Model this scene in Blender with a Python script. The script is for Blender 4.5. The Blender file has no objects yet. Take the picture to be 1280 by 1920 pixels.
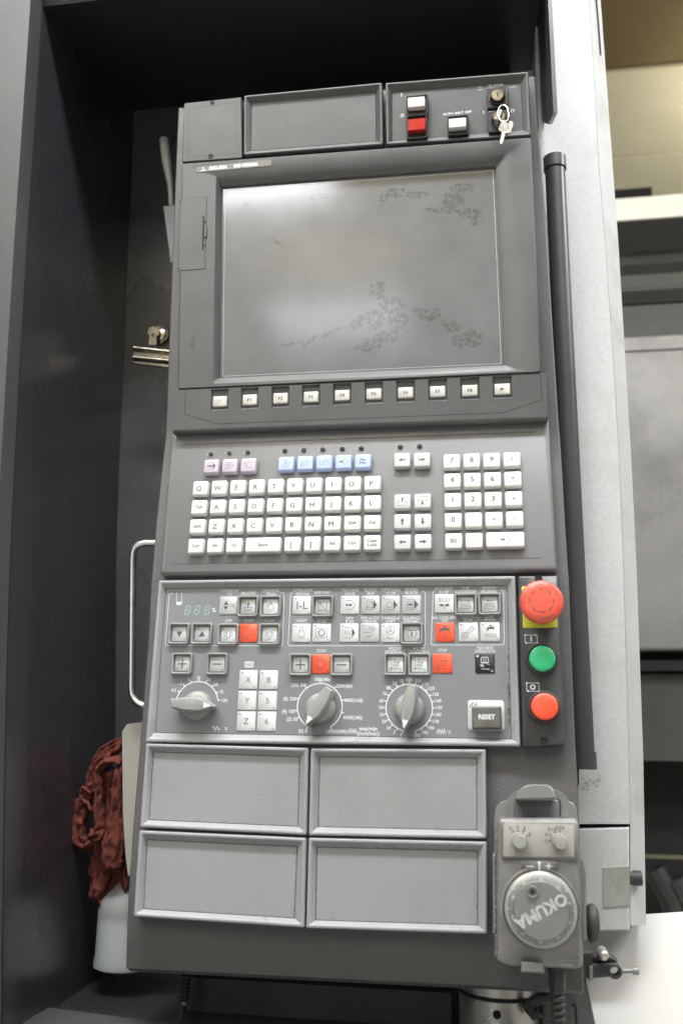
import bpy, math, random
from mathutils import Vector, Matrix, noise
random.seed(7)
PI = math.pi
sc = bpy.context.scene
COL = sc.collection

# ------------------------------------------------------------------ camera
# the console face is upright: u = right, v = up, w = out towards the operator (millimetres)
FPX, DIST, CX, CY = 1700.0, 905.0, 640.0, 960.0
AX = Vector((0.98655296, 0.02563708, 0.16141868))
BX = Vector((0.01459639, 0.96985492, -0.2432455))
NX = Vector((-0.1627888, 0.2423307, 0.95643904))
CAM = Vector((AX.z * DIST, BX.z * DIST, NX.z * DIST))
def W3(u, v, w): return Vector((u, -w, v)) * 0.001
cd = bpy.data.cameras.new('camera'); cam = bpy.data.objects.new('camera', cd); COL.objects.link(cam)
cd.sensor_fit = 'VERTICAL'; cd.sensor_height = 36.0; cd.lens = FPX / 1920 * 36
cd.clip_start = 0.02; cd.clip_end = 60
Rm = Matrix(((AX.x, AX.y, AX.z), (-NX.x, -NX.y, -NX.z), (BX.x, BX.y, BX.z)))
cam.matrix_world = Matrix.Translation(W3(*CAM)) @ Rm.to_4x4()
cd.dof.use_dof = True; cd.dof.focus_distance = 0.93; cd.dof.aperture_fstop = 5.0
sc.camera = cam

# ------------------------------------------------------------------ light
wd = bpy.data.worlds.new('World'); sc.world = wd; wd.use_nodes = True
bg = wd.node_tree.nodes['Background']; bg.inputs[0].default_value = (0.86, 0.92, 1.0, 1); bg.inputs[1].default_value = 0.26
sc.view_settings.view_transform = 'Standard'; sc.view_settings.look = 'None'
sc.view_settings.gamma = 1; sc.view_settings.exposure = 0.0
CEIL = 1.85
LAMPS = [  # x, y, length x, width y, watts : fluorescent fixtures under the workshop ceiling
    (0.0, -0.72, 1.7, 0.20, 70), (-0.98, -2.26, 1.15, 0.27, 9), (1.1, -2.5, 1.3, 0.25, 12), (-0.66, -3.95, 0.75, 0.6, 3.0),
    (2.1, -0.05, 1.2, 0.22, 60), (1.7, 1.7, 1.2, 0.22, 12), (-1.25, -1.4, 0.7, 0.35, 12)]
CEIL_FILL = [30, 46, 8, 2.2, 22, 26, 14]    # watts of the added fill above each fixture, brightening the ceiling
for (x, y, lx, ly, pw) in LAMPS:
    ld = bpy.data.lights.new('tube_light', 'AREA'); ld.shape = 'RECTANGLE'; ld.size = lx; ld.size_y = ly
    ld.energy = pw; ld.color = (0.92, 0.955, 1.03)
    lo = bpy.data.objects.new('tube_light', ld); COL.objects.link(lo); lo.location = (x, y, CEIL - 0.335)
    ld = bpy.data.lights.new('ceiling_fill', 'AREA'); ld.shape = 'RECTANGLE'; ld.size = lx; ld.size_y = ly       # added fill aimed up, lights the ceiling and its reflection in the screen
    ld.energy = CEIL_FILL[LAMPS.index((x, y, lx, ly, pw))]; ld.color = (1.0, 0.98, 0.80)
    lo = bpy.data.objects.new('ceiling_fill', ld); COL.objects.link(lo); lo.location = (x, y, CEIL - 0.245); lo.rotation_euler = (math.radians(180), 0, 0)
ld = bpy.data.lights.new('front_fill', 'AREA'); ld.shape = 'RECTANGLE'; ld.size = 4.2; ld.size_y = 1.3; ld.energy = 46; ld.color = (0.90, 0.95, 1.0)   # added unseen fill before the far wall, lights the console from the front
lo = bpy.data.objects.new('front_fill', ld); COL.objects.link(lo); lo.location = (-2.2, -6.9, 0.55); lo.rotation_euler = (math.radians(90), 0, 0)

# ------------------------------------------------------------------ materials
def nt(m):
    m.use_nodes = True
    return m.node_tree, m.node_tree.nodes, m.node_tree.links
def mat(name, col, rough=0.5, metal=0.0, var=0.12, scale=12, bump=0.0, bscale=900, spec=0.5, dirt=0.0, dcol=(0.10, 0.085, 0.06), coat=0.0, sheen=0.0, dscale=6):
    m = bpy.data.materials.new(name); t, N, L = nt(m)
    b = N['Principled BSDF']; b.inputs['Roughness'].default_value = rough; b.inputs['Metallic'].default_value = metal
    b.inputs['Specular IOR Level'].default_value = spec; b.inputs['Coat Weight'].default_value = coat
    if sheen: b.inputs['Sheen Weight'].default_value = sheen
    g = N.new('ShaderNodeNewGeometry')
    n1 = N.new('ShaderNodeTexNoise'); n1.inputs['Scale'].default_value = scale; n1.inputs['Detail'].default_value = 6; n1.inputs['Roughness'].default_value = 0.6
    L.new(g.outputs['Position'], n1.inputs['Vector'])
    mr = N.new('ShaderNodeMapRange'); mr.inputs[1].default_value = 0.3; mr.inputs[2].default_value = 0.7
    mr.inputs[3].default_value = 1 - var; mr.inputs[4].default_value = 1 + var
    L.new(n1.outputs['Fac'], mr.inputs[0])
    vm = N.new('ShaderNodeVectorMath'); vm.operation = 'SCALE'; vm.inputs[0].default_value = col
    L.new(mr.outputs[0], vm.inputs['Scale'])
    out = vm.outputs[0]
    if dirt > 0:
        n2 = N.new('ShaderNodeTexNoise'); n2.inputs['Scale'].default_value = dscale; n2.inputs['Detail'].default_value = 9; n2.inputs['Roughness'].default_value = 0.72
        ad = N.new('ShaderNodeVectorMath'); ad.operation = 'ADD'; ad.inputs[1].default_value = (3.1, 7.7, 1.3)
        L.new(g.outputs['Position'], ad.inputs[0]); L.new(ad.outputs[0], n2.inputs['Vector'])
        m2 = N.new('ShaderNodeMapRange'); m2.inputs[1].default_value = 0.5; m2.inputs[2].default_value = 0.75; m2.inputs[4].default_value = dirt
        L.new(n2.outputs['Fac'], m2.inputs[0])
        mx = N.new('ShaderNodeMix'); mx.data_type = 'RGBA'; L.new(m2.outputs[0], mx.inputs['Factor'])
        L.new(out, mx.inputs['A']); mx.inputs['B'].default_value = (*dcol, 1); out = mx.outputs['Result']
    L.new(out, b.inputs['Base Color'])
    rr_ = N.new('ShaderNodeMapRange'); rr_.inputs[1].default_value = 0.3; rr_.inputs[2].default_value = 0.7
    rr_.inputs[3].default_value = max(0.03, rough - 0.06); rr_.inputs[4].default_value = min(1, rough + 0.08)
    L.new(n1.outputs['Fac'], rr_.inputs[0]); L.new(rr_.outputs[0], b.inputs['Roughness'])
    if bump > 0:
        n3 = N.new('ShaderNodeTexNoise'); n3.inputs['Scale'].default_value = bscale; n3.inputs['Detail'].default_value = 2
        L.new(g.outputs['Position'], n3.inputs['Vector'])
        bp = N.new('ShaderNodeBump'); bp.inputs['Strength'].default_value = bump; bp.inputs['Distance'].default_value = 0.0006
        L.new(n3.outputs['Fac'], bp.inputs['Height']); L.new(bp.outputs[0], b.inputs['Normal'])
    return m
M = {}
M['housing'] = mat('housing_paint', (0.098, 0.094, 0.096), 0.5, bump=0.9, bscale=650, var=0.08, dirt=0.15)
M['bezel'] = mat('bezel_plastic', (0.080, 0.079, 0.081), 0.45, var=0.10, bump=0.12, bscale=1500, dirt=0.45, dcol=(0.045, 0.043, 0.041), dscale=11)
M['kb'] = mat('keyboard_plastic', (0.158, 0.158, 0.163), 0.42, var=0.05, bump=0.12, bscale=1500, dirt=0.14, dcol=(0.12, 0.11, 0.1))
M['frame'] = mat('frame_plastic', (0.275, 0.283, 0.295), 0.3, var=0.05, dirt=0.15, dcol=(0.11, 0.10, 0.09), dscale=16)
M['frame_shaded'] = mat('shaded_frame_plastic', (0.055, 0.055, 0.057), 0.4, var=0.06, dirt=0.15, dcol=(0.08, 0.075, 0.07))  # darkened frame plastic: shade under the overhead cover put into the colour
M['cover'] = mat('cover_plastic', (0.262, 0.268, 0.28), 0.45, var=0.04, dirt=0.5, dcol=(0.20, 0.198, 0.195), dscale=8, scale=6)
M['cover_shaded'] = mat('shaded_cover_plastic', (0.050, 0.052, 0.055), 0.42, var=0.06, dirt=0.3, dcol=(0.12, 0.12, 0.12), dscale=18)  # cover plastic made darker in colour for the shade at the console top
M['membrane'] = mat('membrane_film', (0.185, 0.193, 0.205), 0.38, var=0.04, dirt=0.28, dcol=(0.15, 0.145, 0.14), dscale=20)
M['switchface'] = mat('switch_film', (0.048, 0.049, 0.052), 0.4, var=0.05, dirt=0.2)
M['key'] = mat('key_white', (0.60, 0.595, 0.575), 0.42, var=0.04, scale=60, dirt=0.3, dcol=(0.58, 0.53, 0.42), dscale=45)
M['fkey'] = mat('key_yellowed', (0.54, 0.53, 0.495), 0.42, var=0.08, scale=60, dirt=0.4, dcol=(0.35, 0.32, 0.25), dscale=60)
M['gkey'] = mat('key_grey', (0.50, 0.495, 0.51), 0.42, var=0.05, scale=60, dirt=0.4, dcol=(0.40, 0.38, 0.36), dscale=50)
M['pkey'] = mat('key_lilac', (0.44, 0.385, 0.46), 0.42, var=0.05)
M['bkey'] = mat('key_blue', (0.37, 0.46, 0.70), 0.42, var=0.05)
M['pad'] = mat('pad_white', (0.56, 0.57, 0.58), 0.35, var=0.04, dirt=0.2, dcol=(0.45, 0.45, 0.44), dscale=50)
M['pad2'] = mat('pad_grey', (0.42, 0.43, 0.44), 0.35, var=0.05, scale=50, dirt=0.35, dcol=(0.22, 0.22, 0.2), dscale=60)
M['guard'] = mat('guard_plastic', (0.25, 0.255, 0.25), 0.4, var=0.1, scale=60, dirt=0.35, dcol=(0.12, 0.11, 0.09), dscale=50)
M['ink'] = mat('ink_dark', (0.065, 0.065, 0.07), 0.6, var=0.25, scale=300)
M['inkfaded'] = mat('ink_faded', (0.33, 0.33, 0.34), 0.6, var=0.5, scale=400)
M['inkw'] = mat('ink_white', (0.72, 0.74, 0.76), 0.5, var=0.12, scale=300)
M['inkmid'] = mat('ink_mid', (0.105, 0.105, 0.11), 0.6, var=0.35, scale=500)
M['inkg'] = mat('ink_grey', (0.40, 0.41, 0.42), 0.5, var=0.2, scale=300)
M['digit'] = mat('display_digit', (0.30, 0.47, 0.41), 0.4, var=0.1)
M['redpad'] = mat('pad_red', (0.74, 0.085, 0.035), 0.35, var=0.06, dirt=0.2, dcol=(0.45, 0.06, 0.03), dscale=40)
M['redlens'] = mat('red_lens', (0.36, 0.008, 0.010), 0.15, var=0.1, coat=0.5)
M['estop'] = mat('mushroom_red', (0.70, 0.09, 0.055), 0.38, var=0.05, dirt=0.15, dcol=(0.35, 0.06, 0.05), dscale=40)
M['redcap'] = mat('cap_red', (0.80, 0.085, 0.04), 0.32, var=0.03)
M['greencap'] = mat('cap_green', (0.035, 0.42, 0.18), 0.32, var=0.05)
M['yellow'] = mat('yellow_plate', (0.62, 0.58, 0.045), 0.45, var=0.12, dirt=0.3)
M['black'] = mat('black_plastic', (0.018, 0.018, 0.02), 0.35, var=0.2)
M['rubber'] = mat('black_rubber', (0.035, 0.034, 0.034), 0.55, var=0.2, dirt=0.25, dcol=(0.12, 0.11, 0.1), dscale=30)
M['gap'] = mat('dark_gap', (0.008, 0.008, 0.008), 0.8)
M['knob'] = mat('knob_grey', (0.27, 0.27, 0.262), 0.33, var=0.08, scale=60, dirt=0.35, dcol=(0.2, 0.19, 0.15), dscale=40)
M['grime'] = mat('grime', (0.10, 0.085, 0.07), 0.7, var=0.3, scale=80)
M['steel'] = mat('brushed_steel', (0.55, 0.55, 0.56), 0.25, 1.0, var=0.12, scale=70)
M['nickel'] = mat('nickel_plate', (0.42, 0.37, 0.29), 0.2, 1.0, var=0.15, scale=80, dirt=0.3)
M['chrome'] = mat('turned_steel', (0.66, 0.64, 0.58), 0.32, 0.8, var=0.15, scale=30, dirt=0.35, dcol=(0.2, 0.15, 0.06), dscale=30)
M['handlem'] = mat('steel_handle', (0.72, 0.71, 0.69), 0.28, 1.0, var=0.06)
M['tool'] = mat('file_handle_grey', (0.30, 0.32, 0.31), 0.42, var=0.15, scale=50, dirt=0.3)
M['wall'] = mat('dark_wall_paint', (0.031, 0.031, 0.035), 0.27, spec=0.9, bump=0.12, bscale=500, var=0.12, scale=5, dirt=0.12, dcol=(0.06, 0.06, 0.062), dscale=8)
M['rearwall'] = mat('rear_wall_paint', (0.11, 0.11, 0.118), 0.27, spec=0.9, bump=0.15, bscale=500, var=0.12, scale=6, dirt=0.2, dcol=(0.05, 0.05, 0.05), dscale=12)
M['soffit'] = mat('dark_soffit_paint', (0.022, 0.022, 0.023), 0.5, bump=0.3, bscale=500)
M['outer'] = mat('outer_panel_paint', (0.045, 0.0445, 0.047), 0.6, bump=0.3, bscale=500, var=0.08, scale=4, dirt=0.2, dcol=(0.09, 0.088, 0.086))
M['column'] = mat('column_paint', (0.55, 0.555, 0.567), 0.45, bump=0.25, bscale=500, var=0.08, scale=200, dirt=0.5, dcol=(0.40, 0.39, 0.34), dscale=9)
M['colside'] = mat('column_edge_paint', (0.47, 0.475, 0.465), 0.5, bump=0.4, bscale=500, var=0.06, dirt=0.75, dcol=(0.30, 0.285, 0.22), dscale=12)
M['dirty'] = mat('dirty_paint', (0.34, 0.35, 0.31), 0.55, var=0.15, dirt=0.7, dcol=(0.12, 0.12, 0.08), dscale=22)
M['tube'] = mat('tube_paint', (0.05, 0.05, 0.054), 0.38, var=0.08)
M['cream'] = mat('cream_panel', (0.55, 0.54, 0.515), 0.45, var=0.03, scale=2)
M['card'] = mat('cream_card', (0.43, 0.41, 0.37), 0.6, var=0.04)
M['cloth'] = mat('rust_cloth', (0.165, 0.040, 0.027), 0.9, var=0.35, scale=90, bump=1.0, bscale=1300, dirt=0.4, dcol=(0.07, 0.018, 0.012), dscale=25)
M['ceiling'] = mat('ceiling_tile', (0.74, 0.67, 0.50), 0.85, var=0.05, scale=3, dirt=0.2, dcol=(0.42, 0.36, 0.24), dscale=2)
M['tbar'] = mat('ceiling_seam', (0.16, 0.11, 0.05), 0.8)
M['floor'] = mat('workshop_floor', (0.5, 0.49, 0.45), 0.4, var=0.15, scale=2)
M['backwall'] = mat('workshop_wall', (0.42, 0.42, 0.40), 0.8, var=0.1, scale=1)
M['body'] = mat('pendant_plastic', (0.195, 0.192, 0.185), 0.38, 0.25, var=0.18, scale=30, bump=0.4, bscale=900, dirt=0.6, dcol=(0.12, 0.115, 0.10), dscale=24)
M['bodyplate'] = mat('pendant_plate', (0.30, 0.29, 0.27), 0.5, var=0.06, scale=25, dirt=0.4, dcol=(0.30, 0.28, 0.25), dscale=22)
M['dial'] = mat('dial_grey', (0.24, 0.24, 0.235), 0.36, 0.55, var=0.08, scale=40, dirt=0.4, dcol=(0.3, 0.29, 0.27), dscale=30)
M['bracket'] = mat('bracket_steel', (0.22, 0.22, 0.22), 0.38, 0.3, var=0.1)
M['resetkey'] = mat('reset_key', (0.12, 0.115, 0.105), 0.4, var=0.2, scale=80, dirt=0.5, dcol=(0.05, 0.03, 0.02), dscale=60)
M['smear'] = mat('column_smear', (0.36, 0.34, 0.25), 0.6, var=0.2)
M['machdark'] = mat('machine_dark', (0.008, 0.008, 0.0075), 0.8, var=0.4, scale=8)
M['machgrey'] = mat('machine_grey', (0.05, 0.054, 0.048), 0.6, var=0.2, scale=6, dirt=0.3)
M['machwhite'] = mat('machine_white', (0.75, 0.74, 0.68), 0.5, var=0.05)
M['machdoor'] = mat('machine_door_metal', (0.23, 0.225, 0.22), 0.42, 0.35, var=0.2, scale=3, dirt=0.8, dcol=(0.10, 0.095, 0.09), dscale=3)
M['olive'] = mat('olive_rail', (0.16, 0.15, 0.09), 0.5)
M['blue'] = mat('blue_plastic', (0.02, 0.07, 0.2), 0.3)
M['badge'] = mat('badge_grey', (0.13, 0.13, 0.125), 0.3, var=0.1)

def bottle_mat(name, col, tr):
    m = bpy.data.materials.new(name); t, N, L = nt(m); b = N['Principled BSDF']
    b.inputs['Base Color'].default_value = (*col, 1); b.inputs['Roughness'].default_value = 0.35
    b.inputs['Subsurface Weight'].default_value = 0.0
    tl = N.new('ShaderNodeBsdfTranslucent'); tl.inputs[0].default_value = (*col, 1)
    tp = N.new('ShaderNodeBsdfTransparent')
    a = N.new('ShaderNodeMixShader'); a.inputs[0].default_value = 0.4; c = N.new('ShaderNodeMixShader'); c.inputs[0].default_value = tr
    L.new(b.outputs[0], a.inputs[1]); L.new(tl.outputs[0], a.inputs[2]); L.new(a.outputs[0], c.inputs[1]); L.new(tp.outputs[0], c.inputs[2])
    L.new(c.outputs[0], N['Material Output'].inputs[0]); return m
M['bottle'] = bottle_mat('milky_bottle', (0.80, 0.82, 0.82), 0.35)
M['liquid'] = mat('bottle_liquid', (0.50, 0.55, 0.58), 0.25, var=0.02)

# ------------------------------------------------------------------ frames: places on the console face
class Fr:
    def __init__(s, v0, w0, deg):
        s.v0, s.w0, s.a = v0, w0, math.radians(deg)
        s.V = Vector((0, math.cos(s.a), math.sin(s.a))); s.Wn = Vector((0, -math.sin(s.a), math.cos(s.a)))
        s.O = Vector((0, v0, w0))
    def P(s, px, py, w=0.0):        # the point of this face, w mm proud of it, that the photo shows at (px, py)
        r = Vector((px - CX, CY - py, -FPX)); d = Vector((r.dot(AX), r.dot(BX), r.dot(NX)))
        t = (w - (CAM - s.O).dot(s.Wn)) / d.dot(s.Wn); q = CAM + d * t - s.O
        return (q.x, q.dot(s.V))
    def base(s, u, v, w=0.0):
        q = s.O + s.V * v + s.Wn * w; return Vector((u, q.y, q.z))
    def world(s, u, v, w=0.0): return W3(*s.base(u, v, w))
    def sc(s, px, py, w=0.0):
        a = s.P(px - 5, py, w); b = s.P(px + 5, py, w); return math.hypot(a[0] - b[0], a[1] - b[1]) / 10
B = Fr(0, 0, 0)
V0 = B.P(660, 806)[1]
S = Fr(V0, 0, 4.0)
K = Fr(V0, 0, -6.0)
_k = K.P(660, 1079); _b = K.base(0, _k[1])
L_ = Fr(_b.y, _b.z, -3.5)
def PB(px, py, w): p = B.P(px, py, w); return Vector((p[0], p[1], w))
def PZ(px, py, z):
    r = Vector((px - CX, CY - py, -FPX)); d = Vector((r.dot(AX), r.dot(BX), r.dot(NX)))
    t = (z - CAM.y) / d.y; return CAM + d * t

# ------------------------------------------------------------------ mesh builder (local millimetres u, v, w)
class MB:
    def __init__(s): s.v = []; s.f = []; s.m = []
    def add(s, vs, fs, m=0):
        o = len(s.v); s.v += [tuple(x) for x in vs]; s.f += [tuple(i + o for i in f) for f in fs]; s.m += [m] * len(fs)
    def loft(s, rings, m=0, top=True, bottom=False, closed=True):
        n = len(rings[0]); vs = [p for r in rings for p in r]; fs = []
        for k in range(len(rings) - 1):
            for i in range(n if closed else n - 1):
                j = (i + 1) % n; fs.append((k * n + i, k * n + j, (k + 1) * n + j, (k + 1) * n + i))
        if top: fs.append(tuple((len(rings) - 1) * n + i for i in range(n)))
        if bottom: fs.append(tuple(reversed(range(n))))
        s.add(vs, fs, m)
    def box(s, u0, u1, v0, v1, w0, w1, m=0, bev=0.0):
        r0 = [(u0, v0), (u1, v0), (u1, v1), (u0, v1)]
        if bev:
            r1 = [(u0 + bev, v0 + bev), (u1 - bev, v0 + bev), (u1 - bev, v1 - bev), (u0 + bev, v1 - bev)]
            s.loft([at(r0, w0), at(r0, w1 - bev), at(r1, w1)], m, True, True)
        else: s.loft([at(r0, w0), at(r0, w1)], m, True, True)
    def prism(s, pts, w0, w1, m=0, bev=0.0):
        if area(pts) < 0: pts = pts[::-1]
        if bev: s.loft([at(pts, w0), at(pts, w1 - bev), at(offs(pts, bev), w1)], m, True, True)
        else: s.loft([at(pts, w0), at(pts, w1)], m, True, True)
    def flat(s, pts, w, m=0):
        if area(pts) < 0: pts = pts[::-1]
        s.add(at(pts, w), [tuple(range(len(pts)))], m)
    def line(s, pts, wd, w, m=0, closed=False):
        n = len(pts); h = wd / 2; vs = []; fs = []
        for i in range(n):
            a = pts[i - 1] if (i > 0 or closed) else pts[i]; c = pts[(i + 1) % n] if (i < n - 1 or closed) else pts[i]; p = pts[i]
            d1 = Vector((p[0] - a[0], p[1] - a[1])); d2 = Vector((c[0] - p[0], c[1] - p[1]))
            if d1.length < 1e-9: d1 = d2
            if d2.length < 1e-9: d2 = d1
            d1 = d1.normalized(); d2 = d2.normalized(); t = d1 + d2
            if t.length < 1e-6: t = d1
            t.normalize(); nn = Vector((-t.y, t.x)); k = h / max(0.35, nn.dot(Vector((-d1.y, d1.x))))
            vs += [(p[0] - nn.x * k, p[1] - nn.y * k, w), (p[0] + nn.x * k, p[1] + nn.y * k, w)]
        for i in range(n if closed else n - 1):
            j = (i + 1) % n; fs.append((2 * i, 2 * j, 2 * j + 1, 2 * i + 1))
        s.add(vs, fs, m)
    def disc(s, cu, cv, r, w, m=0, n=16): s.add(at(circ(cu, cv, r, n), w), [tuple(range(n))], m)
    def lathe(s, prof, cu=0, cv=0, n=32, m=0, top=True, bottom=False, teeth=None):
        rings = []
        for (r, w) in prof:
            ring = []
            for i in range(n):
                rr = r * (1 - (0.025 if (teeth and i % 2 and teeth[0] <= w <= teeth[1]) else 0)); a = 2 * PI * i / n
                ring.append((cu + rr * math.cos(a), cv + rr * math.sin(a), w))
            rings.append(ring)
        s.loft(rings, m, top, bottom)
    def tube(s, path, rad, n=12, m=0, caps=True, flat=None):
        path = [Vector(p) for p in path]; rings = []; up = None
        for i, p in enumerate(path):
            t = (path[min(i + 1, len(path) - 1)] - path[max(i - 1, 0)]).normalized()
            if up is None: up = t.orthogonal().normalized()
            up = (up - t * up.dot(t)).normalized(); sd = t.cross(up); r = rad(i / max(1, len(path) - 1)) if callable(rad) else rad
            rings.append([tuple(p + (up * math.cos(2 * PI * k / n) + sd * math.sin(2 * PI * k / n)) * r) for k in range(n)])
        s.loft(rings, m, caps, caps)
    def xf(s, fn): s.v = [tuple(fn(Vector(p))) for p in s.v]; return s
    def mesh(s, name, mats, smooth=35):
        me = bpy.data.meshes.new(name); me.from_pydata([(p[0] * .001, -p[2] * .001, p[1] * .001) for p in s.v], [], s.f)
        for mm in (mats if isinstance(mats, (list, tuple)) else [mats]): me.materials.append(M[mm] if isinstance(mm, str) else mm)
        if any(s.m): me.polygons.foreach_set('material_index', s.m)
        me.update()
        if smooth:
            me.shade_smooth(); me.set_sharp_from_angle(angle=math.radians(smooth))
        return me
def at(pts, w): return [(p[0], p[1], w) for p in pts]
def circ(cu, cv, r, n=24, a0=0.0): return [(cu + r * math.cos(a0 + 2 * PI * i / n), cv + r * math.sin(a0 + 2 * PI * i / n)) for i in range(n)]
def area(p): return sum(p[i - 1][0] * p[i][1] - p[i][0] * p[i - 1][1] for i in range(len(p))) / 2
def rr(hw, hh, r, seg=3, cu=0, cv=0):
    r = max(0.01, min(r, hw * .99, hh * .99)); o = []
    for (sx, sy, a) in ((1, -1, -PI / 2), (1, 1, 0), (-1, 1, PI / 2), (-1, -1, PI)):
        for i in range(seg + 1):
            t = a + PI / 2 * i / seg; o.append((cu + sx * (hw - r) + r * math.cos(t), cv + sy * (hh - r) + r * math.sin(t)))
    return o
def offs(pts, d):                                # inward offset of a CCW outline
    n = len(pts); o = []
    for i in range(n):
        a, p, c = Vector(pts[i - 1]), Vector(pts[i]), Vector(pts[(i + 1) % n])
        d1 = (p - a); d2 = (c - p)
        if d1.length < 1e-9: d1 = d2
        if d2.length < 1e-9: d2 = d1
        n1 = Vector((-d1.y, d1.x)).normalized(); n2 = Vector((-d2.y, d2.x)).normalized(); b = n1 + n2
        if b.length < 1e-6: b = n1
        b.normalize(); k = d / max(0.4, b.dot(n1)); o.append((p.x + b.x * k, p.y + b.y * k))
    return o
def rq(q, r, seg=3):                             # quad CCW with rounded corners
    o = []; n = len(q)
    for i in range(n):
        p = Vector(q[i]); a = (Vector(q[i - 1]) - p).normalized() * r + p; c = (Vector(q[(i + 1) % n]) - p).normalized() * r + p
        for k in range(seg + 1):
            t = k / seg; x = a * (1 - t) ** 2 + p * 2 * t * (1 - t) + c * t * t; o.append((x.x, x.y))
    return o
def q4(fr, tl, tr, br, bl, w=0.0): return [fr.P(*bl, w), fr.P(*br, w), fr.P(*tr, w), fr.P(*tl, w)]
def ctr(q): return (sum(p[0] for p in q) / len(q), sum(p[1] for p in q) / len(q))
def rel(q, c): return [(p[0] - c[0], p[1] - c[1]) for p in q]

# ------------------------------------------------------------------ text
_tc = {}
def glyph(s, bold):
    if (s, bold) not in _tc:
        cu = bpy.data.curves.new('t', 'FONT'); cu.body = s; cu.size = 1; cu.align_x = 'CENTER'; cu.resolution_u = 2; cu.offset = bold
        ob = bpy.data.objects.new('t', cu); me = bpy.data.meshes.new_from_object(ob)
        vs = [(v.co.x, v.co.y - 0.345) for v in me.vertices]; fs = [tuple(p.vertices) for p in me.polygons]
        bpy.data.objects.remove(ob); bpy.data.meshes.remove(me); bpy.data.curves.remove(cu); _tc[(s, bold)] = (vs, fs)
    return _tc[(s, bold)]
def text(mb, s, u, v, h, w, m=0, rot=0, bold=0.012, sx=1.0):  # h = capital height in mm
    vs, fs = glyph(s, bold); k = h / 0.69; c, sn = math.cos(rot), math.sin(rot); o = []
    for (x, y) in vs:
        x *= k * sx; y *= k; o.append((u + x * c - y * sn, v + x * sn + y * c, w))
    mb.add(o, fs, m)

# ------------------------------------------------------------------ objects
def tag(o, label=None, cat=None, group=None, kind=None):
    if label: o['label'] = label
    if cat: o['category'] = cat
    if group: o['group'] = group
    if kind: o['kind'] = kind
    return o
def empty(name, base, label, cat, group=None):
    o = bpy.data.objects.new(name, None); COL.objects.link(o); o.location = W3(*base); o.empty_display_size = 0.05
    return tag(o, label, cat, group)
def put(name, mesh, parent=None, loc=(0, 0, 0), fr=B, label=None, sub=False):
    """mesh in local mm; loc = (u, v, w) on frame fr (or local to the parent part when sub)"""
    o = bpy.data.objects.new(name, mesh); COL.objects.link(o)
    if sub: o.parent = parent; o.location = (loc[0] * .001, -loc[2] * .001, loc[1] * .001)
    else:
        p = fr.world(*loc); o.rotation_euler = (fr.a, 0, 0)
        if parent is not None: o.parent = parent; p = p - parent.location
        o.location = p
    if label: o['label'] = label
    return o
def cpy(src, parent, loc, fr):
    o = src.copy(); COL.objects.link(o); o.parent = parent; o.location = fr.world(*loc) - parent.location; o.rotation_euler = (fr.a, 0, 0)
    return o

# ================================================================== SETTING: workshop
def plain(name, mb, mats, kind=None, label=None, cat=None, smooth=0, parent=None):
    o = put(name, mb.mesh(name, mats, smooth), parent, (0, 0, 0), B)
    if parent is not None: o.location = -parent.location
    return tag(o, label, cat, None, kind)
FLOOR = -1400
m = MB(); m.box(-5000, 6000, FLOOR - 20, FLOOR, -5000, 7000); plain('floor', m, 'floor', 'structure')
m = MB(); m.box(-5000, 6000, FLOOR + 2, 1900, 7000, 7050); plain('far_wall', m, 'backwall', 'structure')
m = MB(); m.box(-5000, 6000, CEIL * 1000 + 22, CEIL * 1000 + 60, -5000, 6990)
ceil = plain('ceiling', m, 'tbar', 'structure')
TU, TW = 910.0, 455.0
tile_me = None
for i in range(-1, 4):
    for j in range(3, 11):
        m = MB(); m.box(-TU / 2 + 7, TU / 2 - 7, 0, 12, -TW / 2 + 7, TW / 2 - 7)
        if tile_me is None: tile_me = m.mesh('ceiling_tile', 'ceiling', 0)
        o = bpy.data.objects.new('ceiling_tile', tile_me); COL.objects.link(o); o.parent = ceil
        o.location = W3(720 + i * TU, CEIL * 1000 + 6 + random.uniform(-.8, .8), -3060 + TW / 2 + (5 - j) * TW)
m = MB(); m.box(-4990, 5990, CEIL * 1000 + 6, CEIL * 1000 + 18, -400, 6980); plain('ceiling_board', m, 'ceiling', None, None, None, 0, ceil)
tubem = bpy.data.materials.new('lit_tube'); t, N, Lk = nt(tubem)
N['Principled BSDF'].inputs['Emission Color'].default_value = (0.93, 0.97, 1, 1); N['Principled BSDF'].inputs['Emission Strength'].default_value = 6.0
where = ['above and just behind the camera', 'left row behind the camera', 'right row behind the camera', 'rearmost row behind the camera', 'to the right of the console', 'beyond the white column', 'over the left side of the console']
for k, (x, y, lx, ly, pw) in enumerate(LAMPS):
    e = empty('ceiling_light', (x * 1000, CEIL * 1000 - 330, -y * 1000), 'long white fluorescent ceiling light, ' + where[k], 'ceiling light', 'ceiling lights')
    m = MB(); m.box(-lx * 500, lx * 500, 10, 76, -ly * 500, ly * 500); put('light_housing', m.mesh('light_housing', 'machwhite', 0), e, (0, 0, 0), sub=True)

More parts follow.
